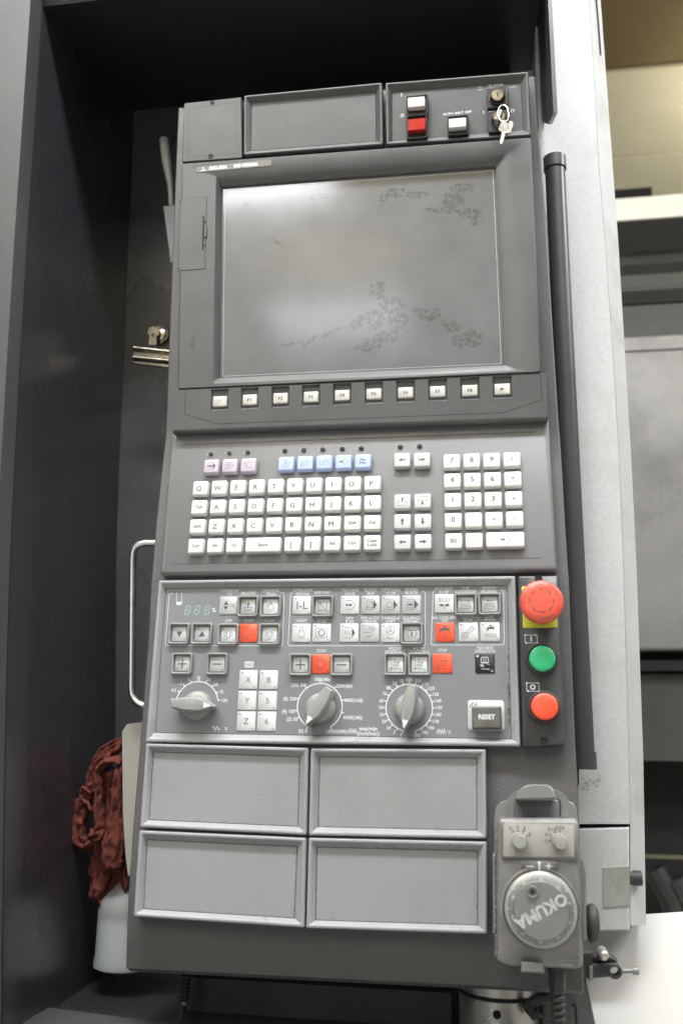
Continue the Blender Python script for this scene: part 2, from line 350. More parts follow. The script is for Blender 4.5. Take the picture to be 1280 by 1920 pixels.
# ---- far machine seen to the right of the column
e = empty('background_machine', PB(1220, 1200, -1100), 'large grey machine with dark openings and a wide metal door, behind the white column', 'machine')
def pxbox(name, x0, y0, x1, y1, w, dep, mt, par, lab=None, dy=0, bev=0):
    a = PB(x0, y0, w); b = PB(x1, y1, w); mb = MB(); c = ((a.x + b.x) / 2, (a.y + b.y) / 2, w)
    mb.box(a.x - c[0], b.x - c[0], b.y - c[1], a.y - c[1], -dep, 0, 0, bev)
    return put(name, mb.mesh(name, mt, 30), par, c, B, lab)
pxbox('machine_back', 1120, 396, 1420, 1800, -1250, 60, 'machdark', e)
pxbox('top_rail', 1130, 375, 1420, 394, -1080, 6, 'machwhite', e, 'cream white top rail')
pxbox('roller_rail', 1130, 476, 1420, 488, -1190, 30, 'machgrey', e)
pxbox('header_panel', 1130, 545, 1420, 606, -1140, 60, 'machgrey', e)
pxbox('upper_header', 1130, 500, 1420, 540, -1160, 50, 'machdark', e)
pxbox('header_strip', 1130, 612, 1420, 620, -1120, 10, 'machgrey', e)
pxbox('door_track', 1130, 636, 1420, 645, -1110, 10, 'machdoor', e)
pxbox('metal_door', 1130, 648, 1420, 1218, -1115, 60, 'machdoor', e, 'scuffed metal door panel', bev=4)
pxbox('header_lip', 1130, 549, 1420, 556, -1135, 8, 'machdark', e)
pxbox('header_groove', 1130, 520, 1420, 526, -1155, 8, 'machgrey', e)
pxbox('sill', 1130, 1238, 1420, 1258, -1130, 50, 'machdark', e)
pxbox('lower_window', 1130, 1264, 1420, 1430, -1150, 40, 'machgrey', e, 'dim greenish lower window')
pxbox('lower_rail', 1130, 1604, 1420, 1616, -1120, 50, 'olive', e, 'olive rail')
for q in ((1225, 1630), (1262, 1650)):
    a = PB(q[0], q[1], -1140); b = PB(q[0] + 10, 1790, -1140); mb = MB(); mb.tube([(0, 0, 0), (30, -60, 0), (45, b.y - a.y, 0)], 22, 10)
    put('hose', mb.mesh('hose', 'rubber'), e, tuple(a), B)
e = empty('duct_box', PB(1200, 362, -1300), 'dark duct edge under the ceiling tiles above the machine', 'duct')
pxbox('duct', 1150, 356, 1222, 367, -1300, 200, 'machdark', e)

# ---- white column of the machine
e = empty('machine_column', PB(1120, 1700, -110), 'tall off-white painted machine column right of the console', 'column')
WC = -105
fr_l = [(1103, 0), (1113, 150), (1121, 300), (1133, 450), (1147, 650), (1159, 850), (1167, 1050), (1173, 1250), (1178, 1420), (1180, 1545)]
ed_l = [(1125, 0), (1136, 150), (1147, 300), (1158, 450), (1170, 650), (1182, 850), (1192, 1050), (1199, 1250), (1205, 1420), (1207, 1540)]
def ext(l): return [(2 * l[0][0] - l[1][0] , -150)] + l
fr_l = ext(fr_l); ed_l = ext(ed_l)
def strip(lft, rgt, wl, wr, back, m0=0):
    mb = MB(); rows = []
    for (a, b) in zip(lft, rgt):
        A_ = PB(a[0], a[1], wl); B_ = PB(b[0], b[1], wr); rows.append([A_, B_, Vector((B_.x, B_.y, back)), Vector((A_.x, A_.y, back))])
    mb.loft([[tuple(p) for p in r] for r in rows], m0, True, True); return mb
mb = strip([(1003, y) for (x, y) in fr_l], fr_l, WC, WC, -330)
plain('column_face', mb, 'column', smooth=30, parent=e)
mb = strip([(x + .6, y) for x, y in fr_l + [(1180, 1735)]], ed_l + [(1210, 1735)], WC - 3, WC - 26, -330)
o = plain('column_edge', mb, 'colside', smooth=30, parent=e, label='soiled bevelled outer edge')
mb = MB(); q = [PB(1000, 1556, WC), PB(1179, 1551, WC), PB(1180, 1745, WC), PB(1000, 1745, WC)]
mb.prism([(p.x, p.y) for p in q], -330, WC, 0, 1.5)
o = plain('lower_panel', mb, 'column', smooth=30, parent=e)
mb = MB(); q = [PB(1129, 1626, WC + 1), PB(1179, 1623, WC + 1), PB(1180, 1699, WC + 1), PB(1129, 1702, WC + 1)]
c = ctr([(p.x, p.y) for p in q]); qq = rel([(p.x, p.y) for p in q], c)
if area(qq) < 0: qq = qq[::-1]
mb.loft([at(qq, -2), at(qq, .8), at(offs(qq, .5), 1.2)], 0, True)
put('latch_plate', mb.mesh('latch_plate', 'dirty'), e, (c[0], c[1], WC), B, 'dirty greenish latch plate')
p = PB(1184, 1646, WC - 8); mb = MB(); mb.tube([(-4, 0, 0), (9, 0, 0)], 7, 14)
put('bolt', mb.mesh('bolt', 'rubber'), e, tuple(p), B)
mb = MB(); q = [B.P(1085, 1588, WC + 1), B.P(1101, 1587, WC + 1), B.P(1102, 1700, WC + 1), B.P(1085, 1702, WC + 1)]; c = ctr(q)
mb.prism(rel(q, c), 0, 0.6); put('sticker', mb.mesh('sticker', 'cream', 0), e, (c[0], c[1], WC + .4), B, 'pale beige sticker')
# scuff marks
mb = MB()
for k in range(16):
    a = B.P(1100 + random.gauss(0, 1) * 9 + k * 1.2, 1478 - k * 1.4 + random.gauss(0, 3), WC); mb.flat(rr(random.uniform(.5, 1.6), random.uniform(.4, .9), .4, 2, a[0], a[1]), WC + .25 + .01 * k)
plain('scuff_mark', mb, 'smear', parent=e)
mb = MB(); mb.line([B.P(1116, -5, WC - 14), B.P(1120, 40, WC - 14), B.P(1125, 106, WC - 14)], 2.2, WC - 12)
plain('edge_gap', mb, 'gap', parent=e)

# ---- cream panel, lower right: a sloping guard
T_ = [PB(1000, 1728, -180), PB(1420, 1700, -180), PB(1420, 1960, -120), PB(1420, 2300, -40), PB(1000, 2300, -40), PB(1000, 1960, -120)]
e = tag(put('cream_guard_panel', (lambda mb: (mb.loft([[(a.x, a.y, a.z) for a in T_], [(a.x, a.y - 6, a.z) for a in T_]][::-1], 0, True, True), mb)[1])(MB()).mesh('cream_guard_panel', 'cream', 30), None, (0, 0, 0), B),
        'large plain cream white panel at the lower right below the column', 'panel')

# ================================================================== dark recess that holds the console
e = empty('machine_enclosure', PB(120, 1900, -60), 'dark grey painted sheet metal recess around the console', 'machine enclosure')
WB, WF = -220.0, 60.0
bk = [(252, 120), (250, 250), (241, 450), (234, 650), (224, 850), (218, 1050), (217, 1250), (216.5, 1450), (216, 1650), (215, 1900), (215, 2100)]
ft = [(90, -140), (74, 120), (56, 400), (44, 600), (33, 800), (23, 1000), (16, 1200), (11.5, 1400), (8, 1650), (5, 1900), (4, 2100)]
bkp = [PB(x, y, WB) for x, y in bk]; ftp = [PB(x, y, WF) for x, y in ft]
def vat(pts, v):
    for i in range(len(pts) - 1):
        a, b = pts[i], pts[i + 1]
        if b.y <= v <= a.y or i == len(pts) - 2: return a.x + (b.x - a.x) * (v - a.y) / (b.y - a.y)
    return pts[0].x
vs = [720 - k * 60 for k in range(24)]
bx = [vat(bkp, max(min(v, bkp[0].y), bkp[-1].y)) for v in vs]; fx = [vat(ftp, max(min(v, ftp[0].y), ftp[-1].y)) for v in vs]
mb = MB(); mb.loft([[(fx[i], v, WF), (bx[i], v, WB), (bx[i] - 25, v, WB), (fx[i] - 25, v, WF)] for i, v in enumerate(vs)][::-1], 0, True, True)
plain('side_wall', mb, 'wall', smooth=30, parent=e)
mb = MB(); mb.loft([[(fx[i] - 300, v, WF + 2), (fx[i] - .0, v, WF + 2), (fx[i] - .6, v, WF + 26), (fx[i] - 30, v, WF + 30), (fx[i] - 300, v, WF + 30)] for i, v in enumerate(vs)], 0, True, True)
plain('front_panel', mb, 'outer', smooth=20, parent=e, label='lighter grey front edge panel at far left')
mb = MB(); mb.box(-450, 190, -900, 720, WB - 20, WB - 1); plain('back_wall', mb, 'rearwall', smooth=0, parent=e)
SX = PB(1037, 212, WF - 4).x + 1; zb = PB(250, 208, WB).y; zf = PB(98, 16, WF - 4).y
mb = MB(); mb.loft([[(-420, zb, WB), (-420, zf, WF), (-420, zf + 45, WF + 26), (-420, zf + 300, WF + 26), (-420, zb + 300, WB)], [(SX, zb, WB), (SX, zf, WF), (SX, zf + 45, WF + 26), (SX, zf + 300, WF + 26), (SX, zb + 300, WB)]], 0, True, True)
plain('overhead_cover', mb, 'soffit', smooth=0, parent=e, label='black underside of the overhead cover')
a = PB(1037, 212, WF - 4); b_ = PB(1011, 232, -10)
mb = MB(); c3 = PB(1000, 240, -104); prof = [(a.y, WF - 4), (b_.y - 2, -10), (c3.y + 8, -104), (zb + 200, -104), (a.y + 400, WF - 4)]
mb.loft([[(a.x + 4, v, w) for v, w in prof], [(a.x, v, w) for v, w in prof]], 0, True, True)
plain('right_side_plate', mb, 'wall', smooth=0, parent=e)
zs = PB(216, 1812, WB).y
mb = MB(); mb.box(-460, 190, zs - 60, zs, WB, WF + 120); plain('base_shelf', mb, 'wall', smooth=0, parent=e)
pa = PZ(92, 1889, zs + 6); pb = PZ(420, 1932, zs + 6)
mb = MB(); q = [(pa.x, pa.z), (pb.x, pb.z), (pb.x + 40, pb.z + 260), (pa.x - 10, pa.z + 260)]
mb.loft([[(x, zs - 1, z) for x, z in q], [(x, zs + 6, z) for x, z in q]], 0, True, False); plain('base_plate', mb, 'outer', smooth=0, parent=e)
mb = MB(); p = PZ(97, 1884, zs + 1); mb.lathe([(3, 0), (2.6, 1.4), (1, 2)], 0, 0, 8); mb.xf(lambda q: Vector((p.x + q.x, zs + q.z, p.z + q.y)))
plain('small_screw', mb, 'nickel', parent=e)
# small bright screw head on the back wall near the top
# dark pedestal under the console
e = empty('console_pedestal', (60, zs, -80), 'dark swivel pedestal block under the console with polished steel ring', 'pedestal')
pr = PB(938, 1868, -60)
zc = PB(938, 1890, -8).y
CR = 80 * B.sc(938, 1890, -50)
for (nm, r, z0, z1, mt) in (('upper_ring', CR - 1.5, zc + 2, zc + 60, 'chrome'), ('lower_ring', CR, zc - 44, zc + .5, 'chrome'), ('ring_base', CR + 16, zc - 90, zc - 44, 'rubber')):
    mb = MB(); mb.lathe([(r - 1, z0), (r, z0 + 1), (r, z1 - 1), (r - 1, z1)], 0, 0, 48, 0, True, True); mb.xf(lambda q: Vector((q.x, q.z, -q.y)))
    put(nm, mb.mesh(nm, mt), e, (pr.x, 0, -62), B)
mb = MB(); mb.lathe([(CR - .4, zc + .2), (CR - .4, zc + 2.4)], 0, 0, 48, 0, False, False); mb.xf(lambda q: Vector((q.x, q.z, -q.y))); put('ring_gap', mb.mesh('ring_gap', 'gap'), e, (pr.x, 0, -62), B)
ph = PB(931, 1902, -62 + CR - 1); mb = MB(); mb.lathe([(3.6, 0), (3.6, 1.6), (3.4, 1.7)], 0, 0, 16); put('ring_hole', mb.mesh('ring_hole', 'gap'), e, tuple(ph), B)
mb = MB(); mb.prism([B.P(*p, -70) for p in ((352, 1826), (852, 1856), (852, 1990), (330, 1990))], -200, -70, 0, 3); plain('pedestal_block', mb, 'soffit', smooth=30, parent=e)
mb = MB(); mb.prism([B.P(*p, -40) for p in ((1016, 1840), (1098, 1838), (1124, 1960), (1016, 1960))], -140, -40, 0, 1.5); plain('arm_plate', mb, 'housing', smooth=30, parent=e)
mb = MB(); mb.line([B.P(1071, 1884, -39), B.P(1078, 1886, -39), B.P(1083, 1960, -39)], 1.6, -39.5); plain('arm_slot', mb, 'gap', parent=e)
mb = MB(); mb.tube([PB(985, 1890, -25), PB(1003, 1876, -22), PB(1030, 1868, -20)], 5, 10); mb.tube([PB(990, 1888, -22), PB(1000, 1902, -22), PB(1012, 1896, -22)], 5, 10)
plain('clamp_bolt', mb, 'rubber', smooth=40, parent=e)

# ================================================================== THE CONSOLE
con = empty('operator_console', (0, -440, -10), 'upright grey machine control console with screen, keyboard and push buttons', 'control console')
WH = -12
# --- housing
rows = [(S, 334, 203, 1003, 143), (S, 326, 400, 1022, 400), (S, 317, 640, 1037, 640), (S, 311, 800, 1047, 800),
        (K, 310, 818, 1049, 818), (K, 303, 880, 1053, 880), (K, 292, 985, 1059, 985), (K, 284, 1079, 1065, 1079),
        (L_, 283, 1090, 1066, 1090), (L_, 277.5, 1200, 1070, 1200), (L_, 262, 1396, 1078, 1400), (L_, 250, 1540, 1084, 1500), (L_, 242, 1650, 1088, 1650), (L_, 238, 1735, 1091, 1752),
        (L_, 236, 1815, 1095, 1858)]
mb = MB(); R = []
for i, (fr, xl, yl, xr, yr) in enumerate(rows):
    ww = WH - (10 if i == len(rows) - 1 else 0)
    a = fr.P(xl, yl, ww); b = fr.P(xr, yr, ww); A_ = fr.base(a[0], a[1], ww); B_ = fr.base(b[0], b[1], ww)
    bkw = -100
    R.append([(A_.x + 1.5, A_.y, A_.z), (B_.x - 1.5, B_.y, B_.z), (B_.x, B_.y, B_.z - 1.5), (B_.x, B_.y, bkw), (A_.x, A_.y, bkw), (A_.x, A_.y, A_.z - 1.5)])
l = R[-1]; R.append([(p[0] + (2 if i in (0, 4, 5) else -2), p[1] - 3.5, p[2] - (4 if i in (0, 1, 2, 5) else 0)) for i, p in enumerate(l)])
mb.loft(R, 0, True, True); hous = plain('housing', mb, 'housing', smooth=18, parent=con)

def framed(fr, name, outer, inner, w=0.0, depth=6.0, rim=2.6, mt='frame', plate='cover', r=1.6, back=-14, lab=None):
    q = q4(fr, *outer, w); qi = q4(fr, *inner, w - depth); c = ctr(q); q = rel(q, c); qi = rel(qi, c)
    mb = MB(); r2 = offs(q, rim)
    mb.loft([at(rq(q, r), back - w), at(rq(q, r), -1.3), at(rq(offs(q, .35), r), -.35), at(rq(offs(q, 1.1), r), 0), at(rq(r2, .5), 0), at(rq(offs(r2, .5), .5), -.35), at(rq(qi, .4), -depth)], 0, False)
    f = put(name, mb.mesh(name, mt, 50), con, (c[0], c[1], w), fr, lab)
    mb = MB(); mb.flat(offs(qi, -.5), -depth); s_ = put('insert_plate', mb.mesh('insert_plate', plate, 0), f, (0, 0, 0.02), sub=True)
    mb = MB(); g = 0.25; mb.line(offs(qi, .2), .5, -depth + .06, 0, True)
    put('plate_joint', mb.mesh('plate_joint', 'gap', 0), f, (0, 0, 0), sub=True)
    return f
def screwhole(fr, x, y, par, w, r=2.6):
    u, v = fr.P(x, y, w); mb = MB(); mb.lathe([(r, .15), (r, .5), (r * .8, .5), (r * .8, .12)], 0, 0, 18, 0, True)
    mb.line([(-r * .5, -r * .2), (r * .5, r * .2)], .5, .16, 1); mb.line([(-r * .2, r * .5), (r * .2, -r * .5)], .5, .17, 1)
    return put('screw', mb.mesh('screw', ['gap', 'black']), par, (u, v, w), fr)
WT = 8
# plain cover top left
q = q4(S, (345, 193), (452, 181.5), (454, 296), (341.5, 304), WT); c = ctr(q); q = rel(q, c)
mb = MB(); mb.loft([at(rq(q, 1), -20), at(rq(q, 1), -1), at(rq(offs(q, .8), 1), 0)])
put('corner_cover', mb.mesh('corner_cover', 'cover_shaded'), con, (c[0], c[1], WT), S, 'plain corner cover with two screws')
qi = q4(S, (353, 203), (443, 192), (445, 288), (351, 295), WT); mb = MB(); mb.line(rel(qi, c), .35, .06, 0, True); put('cover_groove', mb.mesh('cover_groove', 'gap', 0), con, (c[0], c[1], WT), S)
for x, y in ((398, 191.5), (395, 293)): screwhole(S, x, y, con, WT)
framed(S, 'upper_frame', ((457.2, 179), (715.7, 154.3), (718, 271), (456.4, 291)), ((471.9, 193.7), (703.9, 172.9), (705, 265), (470.5, 283)), WT, 5, 2.2, 'frame_shaded', 'cover_shaded')
framed(S, 'upper_frame', ((722.2, 155.2), (990.2, 134), (995.5, 254), (723.6, 271.5)), ((734.3, 172), (975.3, 153.7), (980.9, 244), (734.8, 264)), WT, 5, 2.2, 'frame_shaded', 'switchface')
WS = WT - 5
def squaresw(x, y, wpx, hpx, capm, x0, y0, x1, y1, nm, lab=None):
    u, v = S.P(x, y, WS + 13); k = S.sc(x, y, WS + 13); hw, hh = wpx * k / 2, hpx * k / 2
    mb = MB(); a = S.P(x0, y0, WS + 9); b = S.P(x1, y1, WS + 9); cu, cv = (a[0] + b[0]) / 2 , (a[1] + b[1]) / 2; W_, H_ = (b[0] - a[0]) / 2, (a[1] - b[1]) / 2
    mb.loft([at(rr(W_, H_, 1), 0), at(rr(W_, H_, 1), 7), at(rr(W_ - .7, H_ - .7, 1), 7.8), at(rr(W_ - 1.4, H_ - 1.4, .8), 7.8), at(rr(W_ - 1.5, H_ - 1.5, .6), 5)], 0, True)
    b_ = put(nm, mb.mesh(nm, 'black'), con, (cu, cv, WS), S, lab)
    mb = MB(); mb.loft([at(rr(hw, hh, .8), -8), at(rr(hw, hh, .8), -1), at(rr(hw - .6, hh - .6, .6), 0)]); put('button_cap', mb.mesh('button_cap', capm), b_, (u - cu, v - cv, 12), sub=True)
squaresw(779.8, 189.5, 32, 21, 'fkey', 761, 178, 802, 211, 'push_switch', 'white rectangular on switch')
squaresw(780.4, 231.5, 33, 24, 'redlens', 761, 215, 801, 256, 'push_switch', 'red rectangular off switch')
squaresw(857, 228.5, 33, 20, 'fkey', 838, 216, 878, 249, 'push_switch', 'white automatic shut off switch')
for k, (x, y, bx0, by0, bx1, by1) in enumerate(((932, 177.5, 912, 164, 953, 200), (935, 218.5, 914, 208, 954, 245))):
    a = S.P(bx0, by0, WS + 7); b = S.P(bx1, by1, WS + 7); cu, cv = (a[0] + b[0]) / 2, (a[1] + b[1]) / 2; W_, H_ = (b[0] - a[0]) / 2, (a[1] - b[1]) / 2
    mb = MB(); mb.loft([at(rr(W_, H_, 1.2), 0), at(rr(W_, H_, 1.2), 6.5), at(rr(W_ - .8, H_ - .8, 1), 7.2)])
    s_ = put('key_switch', mb.mesh('key_switch', 'black'), con, (cu, cv, WS), S, 'upper key switch' if k == 0 else 'lower key switch holding a key')
    u, v = S.P(x, y, WS + 13); mb = MB(); mb.lathe([(8.2, 0), (8.2, 2.5), (7.4, 3)], 0, 0, 24, 1, False); mb.lathe([(6.6, 1), (6.6, 5.2), (6, 6)], 0, 0, 24, 0)
    mb.lathe([(6.0, 6.02), (2.2, 6.02), (1.8, 5.2)], 0, 0, 18, 0, True); mb.flat(rr(.7, 2.2, .3), 6.1, 1)
    put('lock_cylinder', mb.mesh('lock_cylinder', ['nickel', 'black']), s_, (u - cu, v - cv, 7.2), sub=True)
mb = MB(); w = .12
def tS(s, x, y, hpx, m=0, bold=.012, sx=1.0, fr=S, ww=WS):
    u, v = fr.P(x, y, ww); text(mb, s, u, v, hpx * fr.sc(x, y, ww), w, m, 0, bold, sx)
tS('I', 752.5, 178, 7); tS('AUTO SHUT OFF', 856.6, 212, 4.6, sx=1.05); tS('NC PANEL', 929, 159.5, 4.2); tS('ON', 899, 163, 3.4, 1); tS('OFF', 900, 168.5, 3.4, 1); tS('LOW', 961, 163, 3.4, 1)
tS('DOOR INTERLOCK', 934, 203.5, 3.6, 1, sx=.9); tS('I', 906, 210.5, 6)
for x, y in ((753.7, 216.5), (959.8, 207.7)):
    u, v = S.P(x, y, WS); mb.line(circ(u, v, 1.7, 14), .55, w, 0, True)
put('legend', mb.mesh('legend', ['inkw', 'inkg'], 0), con, (0, 0, WS), S)

# --- keys on their ring, hanging from the lower switch: a thing of its own
p0 = S.P(934, 218, WS + 22); pb0 = S.base(p0[0], p0[1], WS + 22)
kk = empty('key_ring', tuple(pb0), 'nickel key on a ring hanging from the lower key switch', 'key')
wk = pb0.z
def kp(x, y, w): p = B.P(x, y, w); return (p[0] - pb0.x, p[1] - pb0.y, w - wk)
mb = MB(); ring = [kp(x, y, wk + 4 + d) for x, y, d in ((944, 196.5, 0), (951, 202, 2), (953, 214, 4), (951, 225, 5), (945, 230, 5), (937, 226, 4), (932, 214, 2), (934, 203, 0), (939, 198, 0), (944, 196.5, 0))]
mb.tube(ring, .6, 8, 0, False); put('ring', mb.mesh('ring', 'steel'), kk, (0, 0, 0), sub=True)
mb = MB(); mb.loft([[(p[0] + dx, p[1], p[2]) for dx in (0,) ] for p in []] or [[(0, 0, 0)] * 3] * 2) if False else None
head = [(940, 229), (945, 226), (961, 230), (962, 234), (957, 250), (953, 252), (948, 251.5), (945, 260), (943, 268), (939, 274), (936, 271), (937, 262), (940, 250), (934, 246), (933.5, 243)]
hp = [kp(x, y, wk + 3) for x, y in head]; hp2 = [(p[0], p[1]) for p in hp]
mb.prism(hp2, 1, 3, 0, .3); put('key_blade', mb.mesh('key_blade', 'steel'), kk, (0, 0, 2), sub=True)
mb = MB(); mb.flat([(p[0], p[1]) for p in (kp(946, 231, wk), kp(954, 233, wk), kp(953, 237, wk), kp(945, 235, wk))], 5.06); put('key_hole', mb.mesh('key_hole', 'gap', 0), kk, (0, 0, 0), sub=True)
mb = MB(); a = kp(935, 219, wk); b = kp(940, 212, wk); mb.prism([(a[0] - 5, a[1] - 4), (a[0] - 1, a[1] - 6), (b[0] + 1, b[1] + 1), (b[0] - 2, b[1] + 4)], -9, 3, 0, .3)
put('inserted_key', mb.mesh('inserted_key', 'steel'), kk, (0, 0, 0), sub=True)

# --- display bezel
WZ = 10
op = q4(S, (415.5, 350), (929, 311.5), (945.5, 685), (411, 709.5), WZ - 7)
outer = q4(S, (341, 306), (995, 256.5), (1013, 698.5), (333, 730), WZ)
c = ctr(outer)
oo = rel(outer, c); oi = rel(op, c)
fl = [(oi[0][0] - 4.5, oi[0][1] - 8), (oi[1][0] + 12, oi[1][1] - 8), (oi[2][0] + 12, oi[2][1] + 9), (oi[3][0] - 4.5, oi[3][1] + 9)]
mb = MB(); mb.loft([at(rq(oo, 2.5), -22), at(rq(oo, 2.5), -1.5), at(rq(offs(oo, 1.2), 2.5), 0), at(rq(fl, 4), 0), at(rq(oi, .6), -7), at(rq(offs(oi, .1), .6), -10.5)], 0, False)
bez = put('display_bezel', mb.mesh('display_bezel', 'bezel', 40), con, (c[0], c[1], WZ), S)
# --- lower block of the bezel with the sunken function keys
fk = [(411.9, 752.5), (468, 749.4), (525.6, 746.6), (582.8, 744), (641.3, 741), (700.6, 738.4), (760, 736), (820, 733.8), (880.3, 731.9), (941.3, 729.4)]
FW = WZ + 1
fp = [S.P(x, y, FW - 1.5) for x, y in fk]; vm_ = [p[1] for p in fp]
def lin(u): return vm_[0] + (vm_[-1] - vm_[0]) * (u - fp[0][0]) / (fp[-1][0] - fp[0][0])
blk = q4(S, (333, 731.5), (1013.5, 700), (1026, 781), (324, 806), WZ)
mb = MB(); US = []
sw, sh0, sh1 = 9.6, 14.0, 7.5      # socket half width, above, below the key centre
def top_at(u): t = (u - blk[3][0]) / (blk[2][0] - blk[3][0]); return blk[3][1] + (blk[2][1] - blk[3][1]) * t
def bot_at(u): t = (u - blk[0][0]) / (blk[1][0] - blk[0][0]); return blk[0][1] + (blk[1][1] - blk[0][1]) * t
us = [blk[0][0]]
for p in fp: us += [p[0] - sw, p[0] + sw]
us.append(blk[1][0] )
ends = {0: blk[3][0], len(us) - 1: blk[2][0]}
def row(i, kind):
    u = us[i]; un = min(max(u, fp[0][0]), fp[-1][0])
    if kind == 0: return (ends.get(i, u), top_at(ends.get(i, u)))
    if kind == 1: return (u, min(lin(un) + sh0, top_at(u) - .8))
    if kind == 2: return (u, lin(un) - sh1 - 2.5)
    return (u, bot_at(u))
grid = [[row(i, kd) for i in range(len(us))] for kd in range(4)]
for r_ in range(3):
    for i in range(len(us) - 1):
        hole = (r_ == 1 and i % 2 == 1)
        a, b, c_, d = grid[r_ + 1][i], grid[r_ + 1][i + 1], grid[r_][i + 1], grid[r_][i]
        if not hole: mb.add([(*a, 0), (*b, 0), (*c_, 0), (*d, 0)], [(0, 1, 2, 3)])
        else:
            a2, b2, c2, d2 = (a[0] + 1.9, a[1] + 2.4), (b[0] - 1.0, b[1] + 2.4), (c_[0] - 1.0, c_[1] - 1.0), (d[0] + 1.9, d[1] - 1.0)
            A4 = [(*a, 0), (*b, 0), (*c_, 0), (*d, 0)]; B4 = [(*a2, -2.8), (*b2, -2.8), (*c2, -2.8), (*d2, -2.8)]
            mb.add(A4 + B4, [(0, 1, 5, 4), (1, 2, 6, 5), (2, 3, 7, 6), (3, 0, 4, 7), (4, 5, 6, 7)])
# rounded lower lip and sides
lipL = []
bot = grid[3]; tp = grid[0]
prev = [(p[0], p[1], 0) for p in bot]
for (dv, dw) in ((-1.6, -.5), (-3.0, -2.2), (-3.8, -5), (-4.0, -20)):
    cur = [(p[0] + (1 if i == 0 else -1 if i == len(bot) - 1 else 0) * (.8 if dw < -4 else 0), p[1] + dv, dw) for i, p in enumerate(bot)]
    mb.add(prev + cur, [(len(bot) + i, len(bot) + i + 1, i + 1, i) for i in range(len(bot) - 1)]); prev = cur
n = len(bot)
for i, s_ in ((0, 1), (n - 1, -1)):
    a, d = grid[3][i], grid[0][i]
    mb.add([(*a, 0), (*d, 0), (*d, -20), (a[0], a[1] - 4, -20), (a[0], a[1] - 4, -5)], [(0, 1, 2, 3, 4) if s_ > 0 else (4, 3, 2, 1, 0)])
strp = put('function_key_strip', mb.mesh('function_key_strip', 'bezel', 30), con, (0, 0, WZ), S)
mb = MB(); lp = [S.P(x, y, WZ) for x, y in ((347.8, 730.5), (1012.3, 701.2), (1015.3, 749.4), (944.4, 773.8), (407.8, 795), (346.9, 776.9))]
mb.line(lp, .55, .05, 0, True); put('strip_joint', mb.mesh('strip_joint', 'gap', 0), con, (0, 0, WZ), S)
mb = MB(); mb.line([S.P(x, y, WZ) for x, y in ((384, 768), (396, 772), (930, 751), (992, 736))], .45, .04); put('ridge_line', mb.mesh('ridge_line', 'ink', 0), con, (0, 0, WZ), S)
mb = MB(); hw, hh = 7.4, 5.5
mb.loft([at(rr(hw + .3, hh + .3, 1.1), -3.6), at(rr(hw + .2, hh + .2, 1.1), -1), at(rr(hw - .2, hh - .2, 1), -.3), at(rr(hw - .9, hh - .9, .9), 0)])
fmesh = mb.mesh('function_key', 'fkey', 60)
for i, (u, v) in enumerate(fp):
    o = put('function_key', fmesh, con, (u, v, FW - 1.5), S)
    mb = MB(); w = .06
    if 0 < i < 9:
        for dx in (-.18, 0, .18): text(mb, 'F%d' % i, dx, 0, 3.5, w + .01 * (dx + .2), 0, 0, .0)
    elif i == 9: mb.flat([(-2, -1.8), (2.3, 0), (-2, 1.8)], w)
    else:
        mb.line([(-2.2, -1.6), (-2.2, 1.6), (2.2, 1.6)], .3, w, 1); mb.line(circ(0, 0, 1.3, 10), .3, w, 1, True)
    put('legend', mb.mesh('legend', ['ink', 'inkfaded'], 0), o, (0, 0, 0), sub=True)
# --- badge, card slot
q = q4(S, (368, 314), (509, 299), (509, 311), (369, 324), WZ); c = ctr(q); mb = MB(); mb.prism(rel(q, c), 0, .5, 0, .1)
bd = put('name_badge', mb.mesh('name_badge', 'badge', 0), con, (c[0], c[1], WZ), S)
mb = MB(); text(mb, 'OKUMA', -17.5, .1, 3.9, .56, 0, 0, .03, 1.0); text(mb, 'OSP-P300MA', 13.5, .15, 3.7, .56, 0, 0, .03, .92)
mb.line([(-37.5, -2), (-31, -1.5)], .5, .56); mb.line([(-34.5, 2), (-34.5, -1.6)], .5, .56); mb.flat([(-36.3, 2.2), (-33, 2.2), (-34.5, .2)], .56) if False else None
mb.line([(-35.8, 1.8), (-34.5, 2.3), (-33.6, 1.8)], .35, .56)
put('legend', mb.mesh('legend', 'inkw', 0), bd, (0, 0, 0), sub=True)
q = q4(S, (338, 376), (387.5, 371), (384, 504), (334.5, 508), WZ); c = ctr(q)
mb = MB(); q_ = rel(q, c); mb.loft([at(q_, 0), at(q_, .25), at(offs(q_, .3), .35)])
cs = put('card_slot_cover', mb.mesh('card_slot_cover', 'bezel', 0), con, (c[0], c[1], WZ), S)
mb = MB(); mb.line(offs(q_, -.2), .6, .12, 0, True)
for (a, b, wd_) in (((382, 405), (380.5, 469), 1.8), ((385, 415), (385, 419), 2.0), ((384.5, 459), (384.5, 463), 2.0)):
    A_ = S.P(*a, WZ); B_ = S.P(*b, WZ); mb.line([(A_[0] - c[0], A_[1] - c[1]), (B_[0] - c[0], B_[1] - c[1])], wd_, .42)
for x, y in ((339, 379), (336, 504)):
    A_ = S.P(x, y, WZ); mb.disc(A_[0] - c[0], A_[1] - c[1], .9, .45, 0, 8)
put('card_slot', mb.mesh('card_slot', 'gap', 0), cs, (0, 0, 0), sub=True)
A_ = S.P(386, 436, WZ); mb = MB(); mb.loft([at(rr(1.4, 6, .5), 0), at(rr(1.4, 6, .5), .9), at(rr(1, 5.6, .4), 1.3)]); put('eject_lever', mb.mesh('eject_lever', 'bezel'), cs, (A_[0] - c[0], A_[1] - c[1], .3), sub=True)

